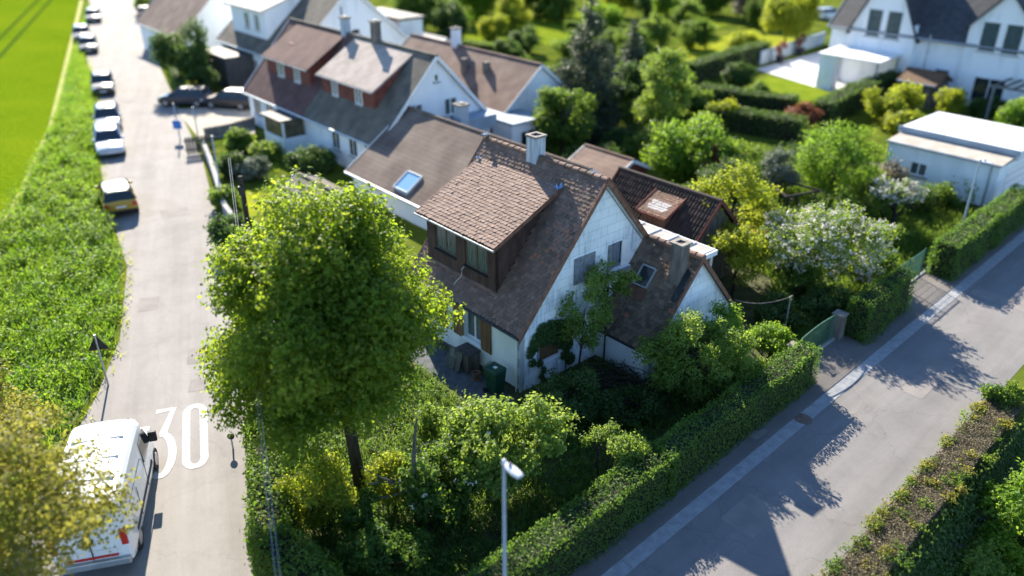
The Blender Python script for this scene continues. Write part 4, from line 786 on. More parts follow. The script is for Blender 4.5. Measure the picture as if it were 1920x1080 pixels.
# green gate with stone posts, mesh fence, washing line
gp0, gp1 = ST(13.75, .02), ST(16.75, .02); gd = (gp1-gp0); gl_ = np.linalg.norm(gd); ga = math.atan2(gd[1], gd[0])
t = thing('garden_gate', 'green iron bar gate between stone posts at the pavement', 'gate', gp0, .1, ga); zt_ = lambda x: 1.15+.10*math.sin(PI*x/gl_)
for k in (0, 1):
    a0, a1 = (.1, gl_/2-.02) if k == 0 else (gl_/2+.02, gl_-.1); b = MB()
    b.bar((a0, 0, .12), (a1, 0, .12), .03, .03); n_ = 8
    for i in range(n_): x0 = a0+(a1-a0)*i/n_; x1 = a0+(a1-a0)*(i+1)/n_; b.bar((x0, 0, zt_(x0)), (x1, 0, zt_(x1)), .03, .03)
    for i in range(15): x = a0+(a1-a0)*i/14; b.tube([(x, 0, .10), (x, 0, zt_(x))], .011, 5)
    b.build('leaf', M['greenpaint'], t)
for k, (p, lb) in enumerate(((gp0-SD*.28, 'grey stone gate post left of the green gate, grass on top'), (gp1+SD*.28, 'grey stone gate post right of the green gate'))):
    t = thing('gate_post', lb, 'gate post', p, 0, SA); b = MB(); b.box(-.2, -.2, 0, .2, .22, 1.1); b.build('shaft', M['chimbrown'], t, bevel=.02); b = MB(); b.box(-.24, -.24, 1.102, .24, .26, 1.17); b.build('cap', M['concrete'], t, bevel=.015)
fp0, fp1 = ST(21.75, .05), ST(25.0, .05); fd = fp1-fp0; fl = np.linalg.norm(fd); fa = math.atan2(fd[1], fd[0])
t = thing('mesh_fence', 'green wire mesh fence panel in the hedge gap further up the street', 'fence', fp0, .1, fa); b = MB()
for i in range(66): x = fl*i/65; b.tube([(x, 0, .08), (x, 0, 1.35)], .006, 4)
for z in (.1, .3, .5, .7, .9, 1.1, 1.33): b.tube([(0, .01, z), (fl, .01, z)], .007, 4)
b.build('wire_mesh', M['greenpaint'], t)
for x in (0, fl/2, fl): b = MB(); b.tube([(x, -.03, -.1), (x, -.03, 1.42)], .028, 8); b.build('fence_post', M['greenpaint'], t)
b = MB(); b.tube([(0, -.01, 1.36), (fl, -.01, 1.36)], .018, 6); b.build('top_rail', M['greenpaint'], t)
t = thing('washing_line', 'rusty washing line post with a slack line tied to the low wing', 'washing line', W(10.75, -4.1), 0, ROT); b = MB(); b.tube([(0,0,0),(0,0,1.9)], .03, 8); b.bar((-.12,0,1.86),(.12,0,1.86),.04); b.build('post', M['concrete'], t)
e_ = (9.05-10.75, -2.7+4.1, 1.75); b = MB(); b.tube([(e_[0]*u, e_[1]*u, 1.86*(1-u)+e_[2]*u-.22*4*u*(1-u)) for u in np.linspace(0, 1, 12)], .012, 5); b.build('line', M['concrete'], t)
t = ething('garden_hut', 'small rust red garden hut with white posts behind the blossoming apple tree', 'garden hut', 16.6, .6); b = MB(); b.box(-.7,-.5,0,.7,.5,1.55); b.build('wall', M['rust'], t)
b = MB(); b.hexa([(-.85,-.65,1.56),(.85,-.65,1.56),(.85,.65,1.8),(-.85,.65,1.8)], [(-.85,-.65,1.62),(.85,-.65,1.62),(.85,.65,1.86),(-.85,.65,1.86)]); b.build('roof', M['rust'], t)
for x in (-.8, .8): b = MB(); b.bar((x,-.6,0),(x,-.6,1.57),.1); b.build('post', M['whitepaint'], t)
t = ething('rustic_pergola', 'dark wooden pole frame leaning beside the rounded green tree', 'pergola', 20.3, 1.2); b = MB()
for p, q in (((-1.5,0,0),(-1.3,0,2.5)),((1.4,0,0),(1.3,0,2.2)),((-1.8,0,2.6),(1.9,0,2.05)),((-.9,1.2,0),(-.8,1.2,2.4)),((-1.5,-.3,2.45),(-.5,1.6,2.5)),((.3,.1,0),(-.6,0,2.4)),((1.4,-.2,2.2),(1.1,1.4,2.3))): b.tube([p, q], .06, 7)
b.build('poles', M['bark'], t)
# overhead cables along the lane
for k, (dx_, lb) in enumerate(((0, 'left one of the two thin overhead cables over the lane hedge'), (.22, 'right one of the two thin overhead cables over the lane hedge'))):
    a = np.array([*at(518+k*9, 1095, 3.9), 3.9]); b_ = np.array([*at(474+k*6, 690, 4.6), 4.6]); d = b_-a
    pts = [a-d*1.2+np.array([0,0,1.2]), a-d*.4+np.array([0,0,.3]), a, (a+b_)/2-np.array([0,0,.05]), b_, b_+d*.7+np.array([0,0,.5]), b_+d*1.6+np.array([0,0,1.3])]
    o = MB().tube(pts, .006, 5).build('overhead_cable', mat('cable_sheath', (.35,.36,.37), None, rough=.5)); tag(o, lb, 'cable', 'overhead cables')
t = thing('utility_pole', 'dark wooden cable pole half hidden behind the big tree', 'pole', (-11.3, 31.8)); b = MB(); b.tube([(0,0,0),(0,0,5.6)], [.13,.1], 10); b.build('pole', M['bark'], t); b = MB(); b.box(-.1,-.19,4.8,.1,-.12,5.2); b.build('cable_box', M['darkmetal'], t)
t = thing('round_sign', 'small dark round sign on a thin post at the lane edge left of the tree', 'sign', (-9.15, 21.0)); b = MB(); b.tube([(0,0,0),(0,0,.4)], .03, 8); b.build('post', M['metal'], t); b = MB(); b.tube([(0,-.01,.5),(0,.03,.5)], .115, 20); b.build('disc', M['darkmetal'], t)

# ================================================================== TROUGH WALL AND SUNKEN GARDEN ACROSS THE STREET
t = thing('bank_hedge', 'thick low hedge with a dry brownish top along the far side of the street', 'hedge', ST(2, 5.95), 0, SA)
b = MB(); b.box(-10, -.98, -3.2, 14.8, -.02, .46); b.build('solid_core', mat('dry_twigs', (.05,.04,.028), (.13,.11,.08), 7, 1, .6, 20), t)
rng = np.random.default_rng(120)
n = 40000; xx = rng.uniform(-10, 14.8, n); yy = rng.uniform(-1.04, .04, n); zz = .5+.05*lumps(xx*1.3, yy*3, xx)+rng.normal(size=n)*.03-.12*np.maximum(0, np.abs(yy+.5)-.42)
leafmesh('dry_top', np.column_stack([xx, yy, zz]), np.column_stack([rng.normal(size=n)*.6, rng.normal(size=n)*.6, np.ones(n)]), .05, rng, M['dryleaf'], t)
for mk_, n_, sd_2 in (('orange', 15000, .5), ('mid', 13000, .5)):
    k = 120; cx = np.column_stack([rng.uniform(-9.9, 14.7, k), np.where(rng.uniform(size=k) < .6, rng.normal(-.02, .06, k), rng.normal(-.85, .15, k)), rng.uniform(.42, .56, k)]); rr = rng.uniform(.1, .3, k)
    P, Nn, rnd = cloud(cx, rr, (3, -.5, -3), n_, .06, rng, zsq=.5); leafmesh('foliage', P, Nn, .065, rng, M[mk_], t, rnd)
bk = MB(); rng = np.random.default_rng(121); n = 9000
P = np.column_stack([rng.uniform(-9, 14.8, n), -1.05-rng.uniform(0, .5, n), np.zeros(n)]); P[:, 2] = .45-(-P[:, 1]-1.05)*2.6-rng.uniform(0, .5, n)
leafmesh('side_foliage', P, np.column_stack([rng.normal(size=n)*.4, -np.ones(n), .6+rng.normal(size=n)*.5]), .10, rng, M['mid'], t)
n = 16000; q_ = rng.uniform(0, 1, n)
P = np.column_stack([rng.uniform(-9, 14.8, n), -1.1-q_*1.3-rng.uniform(0, .25, n), .4-q_*3.3+rng.uniform(-.2, .15, n)])
leafmesh('bank_plants', P, np.column_stack([rng.normal(size=n)*.5, -np.ones(n), .8+rng.normal(size=n)*.5]), .12, rng, M['dark'], t)
GZ = -3.2
polystrip('sunken_lawn', stq(-12, 6.98, 17.4, 18), mat('shaded_lawn', (.03,.06,.014), (.055,.1,.022), 1.2, 1, .5, 20), GZ+.01)  # lawn colour darkened to stand for shade in the sunken garden
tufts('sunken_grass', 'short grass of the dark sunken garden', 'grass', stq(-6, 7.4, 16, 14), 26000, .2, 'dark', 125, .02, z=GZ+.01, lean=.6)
t = thing('garden_trough', 'grey stone trough standing in the dark sunken garden', 'trough', at(1868, 948, GZ), GZ, SA+.15); b = MB(); b.box(-.9,-.5,0,.9,-.4,.9); b.box(-.9,.4,0,.9,.5,.9); b.box(-.9,-.4,0,-.8,.4,.9); b.box(.8,-.4,0,.9,.4,.9); b.build('basin', M['concrete'], t); MB().box(-.8,-.4,0,.8,.4,.6).build('water', M['glass'], t)
ps = MB(); a0, a1 = at(1748, 1062, GZ), at(1850, 975, GZ)
for i in range(6): q = a0+(a1-a0)*i/5; ps.add([(q[0]+.46*math.cos(a), q[1]+.36*math.sin(a), GZ+.05) for a in np.linspace(0, 2*PI, 9)[:-1]], [tuple(range(8))])
struct(ps.build('stepping_path', M['kerb']))
t = thing('garden_edging', 'pale kerb board crossing the dark sunken garden', 'edging', at(1840, 905, GZ), GZ, SA); MB().box(-2.6, -.07, 0, .9, .07, .35).build('board', M['kerb'], t)
tree('lilac_bush', 'bright sunlit bush in the bottom right corner of the sunken garden', 'bush', at(1905, 1100, GZ), 4, (1.8, 1.6, 1.9), 2.4, 'bright', 14000, .12, 122, .06, 46, .26, stems=3)
tree('lilac_bush', 'small bright bush at the bottom edge under the brown topped hedge', 'bush', at(1795, 1135, GZ), 3, (.9, .8, 1.3), 1.6, 'elder', 5000, .11, 123, .04, 24, .3, stems=2)
for o_ in bpy.data.objects:
    if o_.get('category') == 'bush' and o_.name.startswith('lilac'): o_.location.z = GZ
tree('lilac_bush', 'green bush at the far end of the brown topped hedge', 'bush', ST(16.4, 6.3), 1.2, (.8, .4, .45), .65, 'mid', 2600, .10, 124, .03, 14, .34, stems=2)
# ================================================================== VERGE, MEADOW, LANE SIDE
mpoly = [(-14.6, 19), *[(x-.25, y) for x, y in laneL[2:10]], *[tuple(p) for p in fe2[1:]], (-29, 36), (-24, 24)]
polystrip('verge_ground', mpoly, mat('verge_soil', (.04,.08,.012), (.09,.13,.025), .8, 1, .5, 10), .018)
tufts('meadow_plants', 'bright green herbs and tall grass filling the verge between lane and crop field', 'meadow', mpoly, 90000, .42, 'meadow', 130, .022, z=.01, lean=.6)
tufts('verge_edge_grass', 'dry and short grass along the ragged lane edge', 'grass', [(x+.35, y) for x, y in laneL[1:9]]+[(x-.5, y) for x, y in laneL[1:9]][::-1], 9000, .22, 'golden', 135, .02, z=.01, lean=.7)
rng = np.random.default_rng(131)
cen = []; pl_ = np.array(mpoly)
for _ in range(900):
    y = rng.uniform(17, 62); xr_ = np.interp(y, [p[1] for p in laneL], [p[0] for p in laneL])-.4; xl_ = np.interp(y, [20, 36, 40, 58, 75], [-26, -29, -27, -33.5, -39.5])
    cen.append((rng.uniform(xl_, xr_), y, rng.uniform(.15, .5)))
cen = np.array(cen); P, Nn, rnd = cloud(cen, rng.uniform(.25, .75, len(cen)), (-22, 38, -6), 110000, .11, rng, zsq=.7); P[:, 2] = np.maximum(P[:, 2], .03)
sel = np.repeat(rng.uniform(size=len(P)//6+1), 6)[:len(P)] < .3
for nm_, sl_, mk_, lb in (('meadow_herbs', ~sel, 'meadow', 'clumps of broad leaved meadow herbs on the verge'), ('meadow_nettles', sel, 'mid', 'darker green nettles among the meadow herbs')):
    o = leafmesh(nm_, P[sl_], Nn[sl_], .12, rng, M[mk_], None, rnd[sl_]); o['kind'] = 'stuff'; o['label'] = lb
tree('field_tree', 'dark green tree at the left edge of the meadow', 'tree', (-23.8, 30.2), 5, (1.9, 1.9, 2.2), 2.6, 'dark', 8000, .16, 132, .14, 34, .3)
tree('amber_tree', 'yellow-brown leafed tree hanging over the roof of the white van', 'tree', (-14.4, 13.0), 6.5, (2.7, 2.6, 2.4), 4.4, 'orange', 24000, .10, 133, .14, 84, .23, off=(2.8, 1.0), inner=.08)
tree('amber_tree', 'yellow-brown tree at the left edge above the van', 'tree', (-15.6, 18.6), 5.0, (2.3, 1.8, 1.9), 3.0, 'orange', 14000, .11, 134, .12, 50, .27)
t = thing('road_sign', 'triangular warning sign seen from behind on a grey post by the verge', 'sign', (-14.9, 24.7), 0, math.radians(15)); b = MB(); b.tube([(0,0,0),(0,0,2.15)], .035, 8); b.build('post', M['metal'], t)
b = MB(); b.prism([(-.36, 1.5), (.36, 1.5), (0, 2.12)], 1, .04, .055); b.build('sign_plate', M['darkmetal'], t); b = MB(); b.prism([(-.38, 1.48), (.38, 1.48), (.33, 1.52), (-.33, 1.52)], 1, .058, .064); b.build('red_border', M['redlamp'], t)

# ================================================================== VEHICLES  (x = forward)
def loft(b, st, ring):
    vs = []
    for s_ in st: vs += ring(*s_)
    n = len(ring(*st[0])); m_ = len(st)
    return b.add(vs, [(i*n+k, (i+1)*n+k, (i+1)*n+(k+1) % n, i*n+(k+1) % n) for i in range(m_-1) for k in range(n)]+[tuple(range(n)), tuple(range(n*(m_-1), n*m_))[::-1]])
def wheels(t, xs_, yw, R=.32, wd_=.2):
    for x in xs_:
        for sgn in (-1, 1):
            b = MB(); b.tube([(x, sgn*(yw-wd_), R), (x, sgn*yw, R)], R, 18); wo = b.build('wheel', M['tyre'], t); b = MB(); b.tube([(x, sgn*(yw-.02), R), (x, sgn*(yw+.012), R)], R*.62, 14); b.build('rim', M['rim'], wo)
def car(name, label, p, rot, body, kind='hatch', group='cars parked along the lane', roofm=None, dirp=None):
    t = thing(name, label, 'car', p, .004, rot, group); pm = body; wd_ = .88
    L = {'hatch': 2.05, 'sedan': 2.25, 'wagon': 2.3}[kind]
    ring = lambda x, w_, zb, zs, zt: [(x, -w_*.93, zb), (x, -w_, zb+.16), (x, -w_, zs), (x, -w_*.9, zt), (x, 0, zt+.035), (x, w_*.9, zt), (x, w_, zs), (x, w_, zb+.16), (x, w_*.93, zb)]
    rear = {'hatch': [(-L, .72, .42, .7, .82), (-L+.06, .84, .3, .78, .95), (-L+.5, .88, .24, .8, .96)], 'sedan': [(-L, .72, .42, .7, .84), (-L+.06, .84, .3, .78, .93), (-L+.7, .88, .24, .8, .96)], 'wagon': [(-L, .74, .42, .7, .85), (-L+.06, .85, .3, .8, .97), (-L+.5, .88, .24, .82, .98)]}[kind]
    st = rear+[(-.6, .89, .22, .8, .97), (.5, .89, .22, .8, .96), (.95, .885, .22, .78, .93), (L-.55, .87, .24, .7, .84), (L-.12, .8, .28, .6, .72), (L, .66, .36, .52, .6)]
    b = MB(); loft(b, st, ring); bo = b.build('body', pm, t, smooth=False, bevel=.02)
    cr = {'hatch': (-L+.05, -L+.42, .28, 1.0), 'sedan': (-L+.62, -L+1.05, .28, 1.05), 'wagon': (-L+.06, -L+.32, .3, 1.05)}[kind]; H = 1.46
    g = MB(); xa, xb, xc, xd = cr[0]+.05, cr[1], cr[2], cr[3]
    gr = lambda x, w_, z: [(x, -w_, z), (x, w_, z)]
    lo = [(xa, .8), (xd, .8)]; 
    g.hexa([(xa,-.83,.95),(xd,-.83,.93),(xd,.83,.93),(xa,.83,.95)], [(xb,-.64,H-.03),(xc,-.64,H-.02),(xc,.64,H-.02),(xb,.64,H-.03)]); g.build('windows', M['glass'], t)
    r = MB(); st2 = [(xb-.04, .6, H-.05), (xb+.2, .645, H-.005), ((xb+xc)/2, .655, H+.02), (xc-.15, .645, H), (xc+.03, .6, H-.04)]
    loft(r, st2, lambda x, w_, z: [(x,-w_,z-.035),(x,-w_*.8,z+.01),(x,0,z+.03),(x,w_*.8,z+.01),(x,w_,z-.035)]); r.build('roof', roofm or pm, t)
    for sgn in (-1, 1):
        for x0, x1 in ((xa, xb), (xd, xc), ((xa+xd)/2-.1, (xb+xc)/2-.1)): MB().bar((x0, sgn*.835, .95), (x1, sgn*.65, H-.02), .07, .05).build('pillar', pm, t)
        MB().box(.78, sgn*.9-.09, .95, .92, sgn*.9+.09, 1.08).build('mirror', pm, t, bevel=.02)
        MB().box(L-.30, sgn*.66-.15, .56, L-.06, sgn*.66+.15, .7).build('headlight', M['clearlamp'], t, bevel=.02)
        MB().box(-L-.005, sgn*.69-.12, .62, -L+.12, sgn*.69+.12, .86).build('tail_light', M['redlamp'], t, bevel=.015)
    MB().box(L-.14, -.26, .38, L+.012, .26, .49).build('number_plate', M['plate'], t); MB().box(-L-.015, -.26, .58, -L+.1, .26, .69).build('number_plate', M['plate'], t)
    MB().box(-L-.01, -.78, .3, -L+.2, .78, .46).build('bumper', M['bumper'], t, bevel=.02); MB().box(L-.2, -.72, .27, L-.02, .72, .4).build('bumper', M['bumper'], t, bevel=.02)
    wheels(t, (-1.28, 1.32), .885); return t
pk, pb_, pn, psil, pgr, pye = paint('black_paint', (.012,.013,.016)), paint('dark_grey_paint', (.03,.033,.04)), paint('navy_paint', (.015,.022,.045)), paint('silver_paint', (.5,.53,.56)), paint('grey_blue_paint', (.16,.2,.25)), paint('yellow_paint', (.42,.25,.008))
def lane_rot(p):                                            # heading of the lane at a point
    y = [q[1] for q in laneL]; x = [q[0] for q in laneL]; e = 2.; return math.atan2(2*e, np.interp(p[1]+e, y, x)-np.interp(p[1]-e, y, x))
for px, py, m_, kd, fl, nm, lb, rf_ in [(232, 408, pye, 'hatch', 0, 'yellow_car', 'yellow hatchback with sun glare coloured into its roof, parked nearest on the lane verge', paint('roof_glare_paint', (.7,.62,.4))),  # pale roof colour stands for glare on the yellow car
    (211, 296, psil, 'wagon', 1, 'silver_car', 'silver car parked directly behind a grey one, middle of the row', None), (206, 250, pgr, 'hatch', 1, 'parked_car', 'grey-blue car tucked close behind the silver car', None),
    (196, 180, pk, 'sedan', 1, 'parked_car', 'black car with glossy roof standing alone mid row', None), (168, 102, pk, 'hatch', 1, 'parked_car', 'black car in front of the close pair further up the lane', None),
    (155, 80, pn, 'wagon', 1, 'parked_car', 'dark blue car close behind another black car near the field corner', None), (177, 44, pb_, 'hatch', 1, 'parked_car', 'farthest dark car of the row, near the top edge', None)]:
    p = at(px, py); a = lane_rot(p); d = np.array([math.cos(a), math.sin(a)]); car(nm, lb, p+d*2.0, a+(PI if fl else 0), m_, kd, roofm=rf_)
car('parked_car', 'dark car standing across the driveway before the house with two dormers', at(428, 207)+np.array([0, 1]), math.radians(168), pk, 'wagon', group='cars on driveways')
car('parked_car', 'small dark car at the lane edge beside the gravel driveway', at(345, 200)+np.array([0,.6]), math.radians(176), pb_, 'hatch', group='cars on driveways')
car('parked_car', 'white car behind the trees by the modern white house', at(1553, 36), math.radians(20), paint('white_paint_gloss', (.75,.76,.78)), 'hatch', group='cars on driveways')
car('parked_car', 'dark car among bushes at the lane bend near the top', at(272, 32), math.radians(115), pk, 'sedan', group='cars on driveways')
van = thing('panel_van', 'white panel van parked on the lane beside the painted 30, partly under amber leaves', 'van', (-11.75, 18.15), .004, math.radians(105))
wp = paint('van_white', (.78,.79,.8)); b = MB()
ring = lambda x, w_, zb, zt, cr_: [(x,-w_*.97,zb),(x,-w_,zb+.2),(x,-w_,1.15 if zt > 1.3 else zt*.8),(x,-w_*.93,zt-cr_*1.2),(x,-w_*.84,zt-cr_*.3),(x,-w_*.55,zt),(x,0,zt+.03*(zt>2)),(x,w_*.55,zt),(x,w_*.84,zt-cr_*.3),(x,w_*.93,zt-cr_*1.2),(x,w_,1.15 if zt > 1.3 else zt*.8),(x,w_,zb+.2),(x,w_*.97,zb)]
loft(b, [(-2.62,.9,.42,2.25,.25),(-2.55,.97,.36,2.38,.18),(-2.3,.99,.32,2.42,.16),(-.5,.99,.3,2.46,.16),(.9,.99,.3,2.44,.17),(1.15,.98,.3,2.38,.2),(1.75,.97,.3,1.55,.2),(2.0,.95,.3,1.2,.14),(2.5,.86,.34,1.02,.12),(2.66,.7,.4,.85,.1)], ring); b.build('body', wp, van, bevel=.03)
def q4(b, pts, th=.012):
    p = [Vector(x) for x in pts]; n_ = (p[1]-p[0]).cross(p[3]-p[0]).normalized()*th; b.hexa([x for x in p], [x+n_ for x in p])
b = MB(); q4(b, [(1.78,-.72,1.56),(1.78,.72,1.56),(1.22,.66,2.32),(1.22,-.66,2.32)]); b.build('windscreen', M['glass'], van)
for sgn in (-1, 1):
    b = MB(); q = [(.35,sgn*.985,1.3),(1.5,sgn*.985,1.3),(1.15,sgn*.92,1.98),(.35,sgn*.92,1.98)]; q4(b, q if sgn < 0 else q[::-1], .025); b.build('side_window', M['glass'], van)
    b = MB(); b.box(1.45, sgn*1.1-.12, 1.2, 1.58, sgn*1.1+.12, 1.55); b.build('mirror', M['bumper'], van, bevel=.03)
    b = MB(); b.box(-2.64, sgn*.86-.07, .95, -2.5, sgn*.86+.1, 1.5); b.build('tail_light', M['redlamp'], van, bevel=.02)
    b = MB(); b.box(-1.8, sgn*.99-.02, .62, 1.2, sgn*.99+.015, .74); b.build('side_moulding', M['bumper'], van, bevel=.01)
    b = MB(); b.box(2.35, sgn*.68-.16, .82, 2.6, sgn*.68+.14, 1.02); b.build('headlight', M['clearlamp'], van, bevel=.03)
    b = MB(); b.box(-1.9, sgn*.955-.015, 1.62, .1, sgn*.955+.012, 1.66); b.build('door_rail', M['metal'], van)
b = MB(); b.box(-2.74, -.9, .36, -2.5, .9, .58); b.build('bumper', M['metal'], van, bevel=.03)
b = MB(); b.box(-2.652, -.012, .6, -2.60, .012, 2.2); b.build('door_gap', M['bumper'], van); 
b = MB(); b.box(-2.66, -.62, .64, -2.6, .62, .7); b.build('red_strip', M['redlamp'], van)
MB().box(-2.665, -.62, .8, -2.6, -.12, .92).build('number_plate', M['plate'], van); b = MB(); b.box(-2.67, -.1, 1.15, -2.6, -.04, 1.3); b.build('door_handle', M['bumper'], van)
for sgn in (-1, 1):
    for x in (-1.0, .28):
        b = MB(); b.box(x-.008, sgn*.99-.01, .5, x+.008, sgn*.99+.004, 1.5); b.build('panel_gap', M['bumper'], van)
for x in (-1.6, -.7, .2): b = MB(); b.box(x-.03, -.7, 2.44, x+.03, .7, 2.487); b.build('roof_rib', wp, van)
b = MB(); b.tube([(-2.0,.2,2.44),(-2.0,.2,2.54)], .04, 8); b.build('roof_vent', M['bumper'], van)
wheels(van, (-1.75, 1.75), .985, .34, .22)

# ================================================================== HOUSES BEHIND
def window(h, c, X, wv, hv, fm='whitepaint', gm='glass', shutters=None, nm='window', mull=1):
    """framed window standing a little proud of a wall; c = sill centre on the wall plane, X = direction along the wall, outside = X x up reversed"""
    X = Vector(X).normalized(); Z = Vector((0,0,1)); Nn = X.cross(Z); c = Vector(c); b = MB()
    def blk(u0, u1, z0, z1, d0, d1, bb):
        P = lambda u, z, d: c+X*u+Z*z+Nn*d
        bb.hexa([P(u0,z0,d0),P(u1,z0,d0),P(u1,z0,d1),P(u0,z0,d1)], [P(u0,z1,d0),P(u1,z1,d0),P(u1,z1,d1),P(u0,z1,d1)])
    w2 = wv/2; f = .08
    blk(-w2,w2,0,f,-.05,.05,b); blk(-w2,w2,hv-f,hv,-.05,.05,b); blk(-w2,-w2+f,f,hv-f,-.05,.05,b); blk(w2-f,w2,f,hv-f,-.05,.05,b)
    for i in range(mull): u = -w2+wv*(i+1)/(mull+1); blk(u-.04,u+.04,f,hv-f,-.05,.045,b)
    o = b.build(nm, M[fm], h); b = MB(); blk(-w2+f,w2-f,f,hv-f,-.05,.018,b); b.build('pane', M[gm], o); b = MB(); blk(-w2-.08,w2+.08,-.06,-.004,-.03,.14,b); b.build('sill', M['kerb'], o)
    if shutters:
        for sg_ in (-1, 1): b = MB(); u = sg_*(w2+.27); blk(u-.25,u+.25,.0,hv,.01,.05,b); b.build('shutter', M[shutters], h)
    return o
def gable_house(name, label, g, r, L, Wd, eave, ridge, wallm, roofm, ovh=.35, cat='house', verge='whitepaint', rot=0, roof2=None):
    """long axis y, length L from y = 0; width Wd from x = 0"""
    t = ething(name, label, cat, g, r, 0, rot); b = MB(); m_ = (ridge-eave)/(Wd/2)
    b.prism([(0, 0), (Wd, 0), (Wd, eave-.05), (Wd/2, ridge-.14), (0, eave-.05)], 1, 0, L); b.build('wall', M[wallm], t)
    for sg_ in (0, 1):
        X = lambda x: x if not sg_ else Wd-x
        segs = [(-.2, L+.2, roofm)] if not (roof2 and not sg_) else [(-.2, L*roof2[1], roofm), (L*roof2[1]+.01, L+.2, roof2[0])]
        for y0, y1, mm in segs:
            b = MB(); e = -ovh; pts = [(X(e), eave+m_*e-.12), (X(e), eave+m_*e+.06), (X(Wd/2), ridge+.06), (X(Wd/2), ridge-.12)]
            b.prism(pts if not sg_ else pts[::-1], 1, y0, y1); ro = b.build('roof', M[mm], t)
    b = MB(); b.tube([(Wd/2, -.22, ridge+.04), (Wd/2, L+.22, ridge+.04)], .11, 8); b.build('ridge', M[roofm], t)
    for yy in (-.25, L+.21):
        b = MB(); b.bar((-ovh, yy+.02, eave-m_*ovh-.02), (Wd/2, yy+.02, ridge-.01), .035, .2); b.build('verge_board', M[verge], t); b = MB(); b.bar((Wd+ovh, yy+.02, eave-m_*ovh-.02), (Wd/2, yy+.02, ridge-.01), .036, .2); b.build('verge_board', M[verge], t)
    b = MB(); b.tube([(-ovh-.06, -.2, eave-m_*ovh), (-ovh-.06, L+.2, eave-m_*ovh)], .07, 8); b.build('gutter', M['metal'], t)
    return t
def dormer(t, y0, y1, x0, zb, ze, x1, z1, wallm, roofm, wins, ovh=.25):
    b = MB(); b.prism([(x0, zb), (x0, ze-.05), (x1, z1-.08), (x1, zb)], 1, y0, y1); do = b.build('dormer', M[wallm], t); s_ = (z1-ze)/(x1-x0)
    b = MB(); b.prism([(x0-ovh, ze-s_*ovh-.06), (x0-ovh, ze-s_*ovh+.08), (x1+.3, z1+s_*.3+.08), (x1+.3, z1+s_*.3-.06)], 1, y0-.2, y1+.2); b.build('dormer_roof', M[roofm], do)
    b = MB(); b.tube([(x0-ovh-.06, y0-.2, ze-s_*ovh), (x0-ovh-.06, y1+.2, ze-s_*ovh)], .06, 8); b.build('dormer_gutter', M['kerb'], do)
    for wy, wv, z0, hv in wins: window(do, (x0, wy, z0), (0, -1, 0), wv, hv, gm='curtain', nm='dormer_window')
    return do
def chimney(t, x, y, z0, z1, s_=.55, m_='chimbrown', s2=None):
    s2 = s2 or s_; b = MB(); b.box(x-s_/2, y-s2/2, z0, x+s_/2, y+s2/2, z1); c = b.build('chimney', M[m_], t); b = MB(); b.box(x-s_/2-.07, y-s2/2-.07, z1+.002, x+s_/2+.07, y+s2/2+.07, z1+.1); b.build('chimney_cap', M['concrete'], c); b = MB(); b.box(x-s_/4, y-s2/4, z1+.102, x+s_/4, y+s2/4, z1+.16); b.build('flue', M['darkmetal'], c)
# twin house with two long dormers
tw = gable_house('twin_house', 'white twin house with one mauve and one beige dormer roof along the lane', 8.4, 21.8, 18.0, 8.4, 2.75, 7.1, 'white', 'greytile', roof2=('mauvetile', .5))
dormer(tw, 2.2, 8.6, 1.15, 3.2, 5.2, 3.75, 6.75, 'redwall', 'beigetile', [(4.0, .8, 3.95, 1.15), (6.9, .7, 3.95, 1.15)]); dormer(tw, 10.3, 16.6, 1.15, 3.2, 5.2, 3.75, 6.75, 'redwall', 'mauvetile', [(12.0, .8, 3.95, 1.15), (14.4, .9, 3.95, 1.15)])
chimney(tw, 4.2, 6.4, 6.3, 8.3, .5); chimney(tw, 4.2, 10.2, 6.3, 8.1, .5, 'zinc')
b = MB(); b.bar((1.1, 1.9, 3.78), (1.1, 8.8, 3.78), .25, .05); b.build('flower_ledge', M['bluegrey'], tw); b = MB(); b.bar((1.1, 10.2, 3.78), (1.1, 16.8, 3.78), .25, .05); b.build('flower_ledge', M['bluegrey'], tw)
MB().box(2.35, 14.6, 5.95, 2.9, 15.2, 6.05).build('roof_patch', mat('pinkish_tile_patch', (.4,.2,.16), (.48,.26,.21), 4), tw)
for y in (1.4, 3.2, 5.3): window(tw, (0, y, 1.0), (0, -1, 0), 1.0, 1.25, shutters=None, gm='glass')
for y in (16.6, 14.6): window(tw, (0, y, .95), (0, -1, 0), 1.2, 1.4)
bay = MB(); bay.box(-1.7, 9.4, 0, -.005, 12.2, 1.05); bo = bay.build('bay', M['white'], tw)
b = MB(); b.hexa([(-1.6,9.5,1.052),(-.06,9.5,1.052),(-.06,12.1,1.052),(-1.6,12.1,1.052)], [(-1.6,9.5,2.2),(-.06,9.5,2.2),(-.06,12.1,2.2),(-1.6,12.1,2.2)]); b.build('bay_glazing', mat('brown_glazing', (.07,.06,.035), (.16,.13,.07), 3, .2), bo)
b = MB(); b.hexa([(-1.85,9.3,2.202),(-.02,9.3,2.202),(-.02,12.3,2.202),(-1.85,12.3,2.202)], [(-1.85,9.3,2.3),(-.02,9.3,2.3),(-.02,12.3,2.3),(-1.85,12.3,2.3)]); b.build('bay_roof', M['slate'], bo)
for y in (9.45, 12.15): MB().box(-1.66, y-.06, 1.05, -1.54, y+.06, 2.2).build('bay_post', M['whitepaint'], bo)
window(tw, (2.6, 0, 3.4), (1, 0, 0), 1.0, 1.1, gm='curtain'); window(tw, (5.2, 0, 3.4), (1, 0, 0), 1.0, 1.1, fm='whitepaint', gm='curtain'); window(tw, (4.2, 0, 5.6), (1, 0, 0), .35, .5, nm='attic_window', mull=0)
b = MB(); b.box(5.2, -1.4, 2.5, 7.8, -.01, 3.3); b.build('balcony', M['bluegrey'], tw)
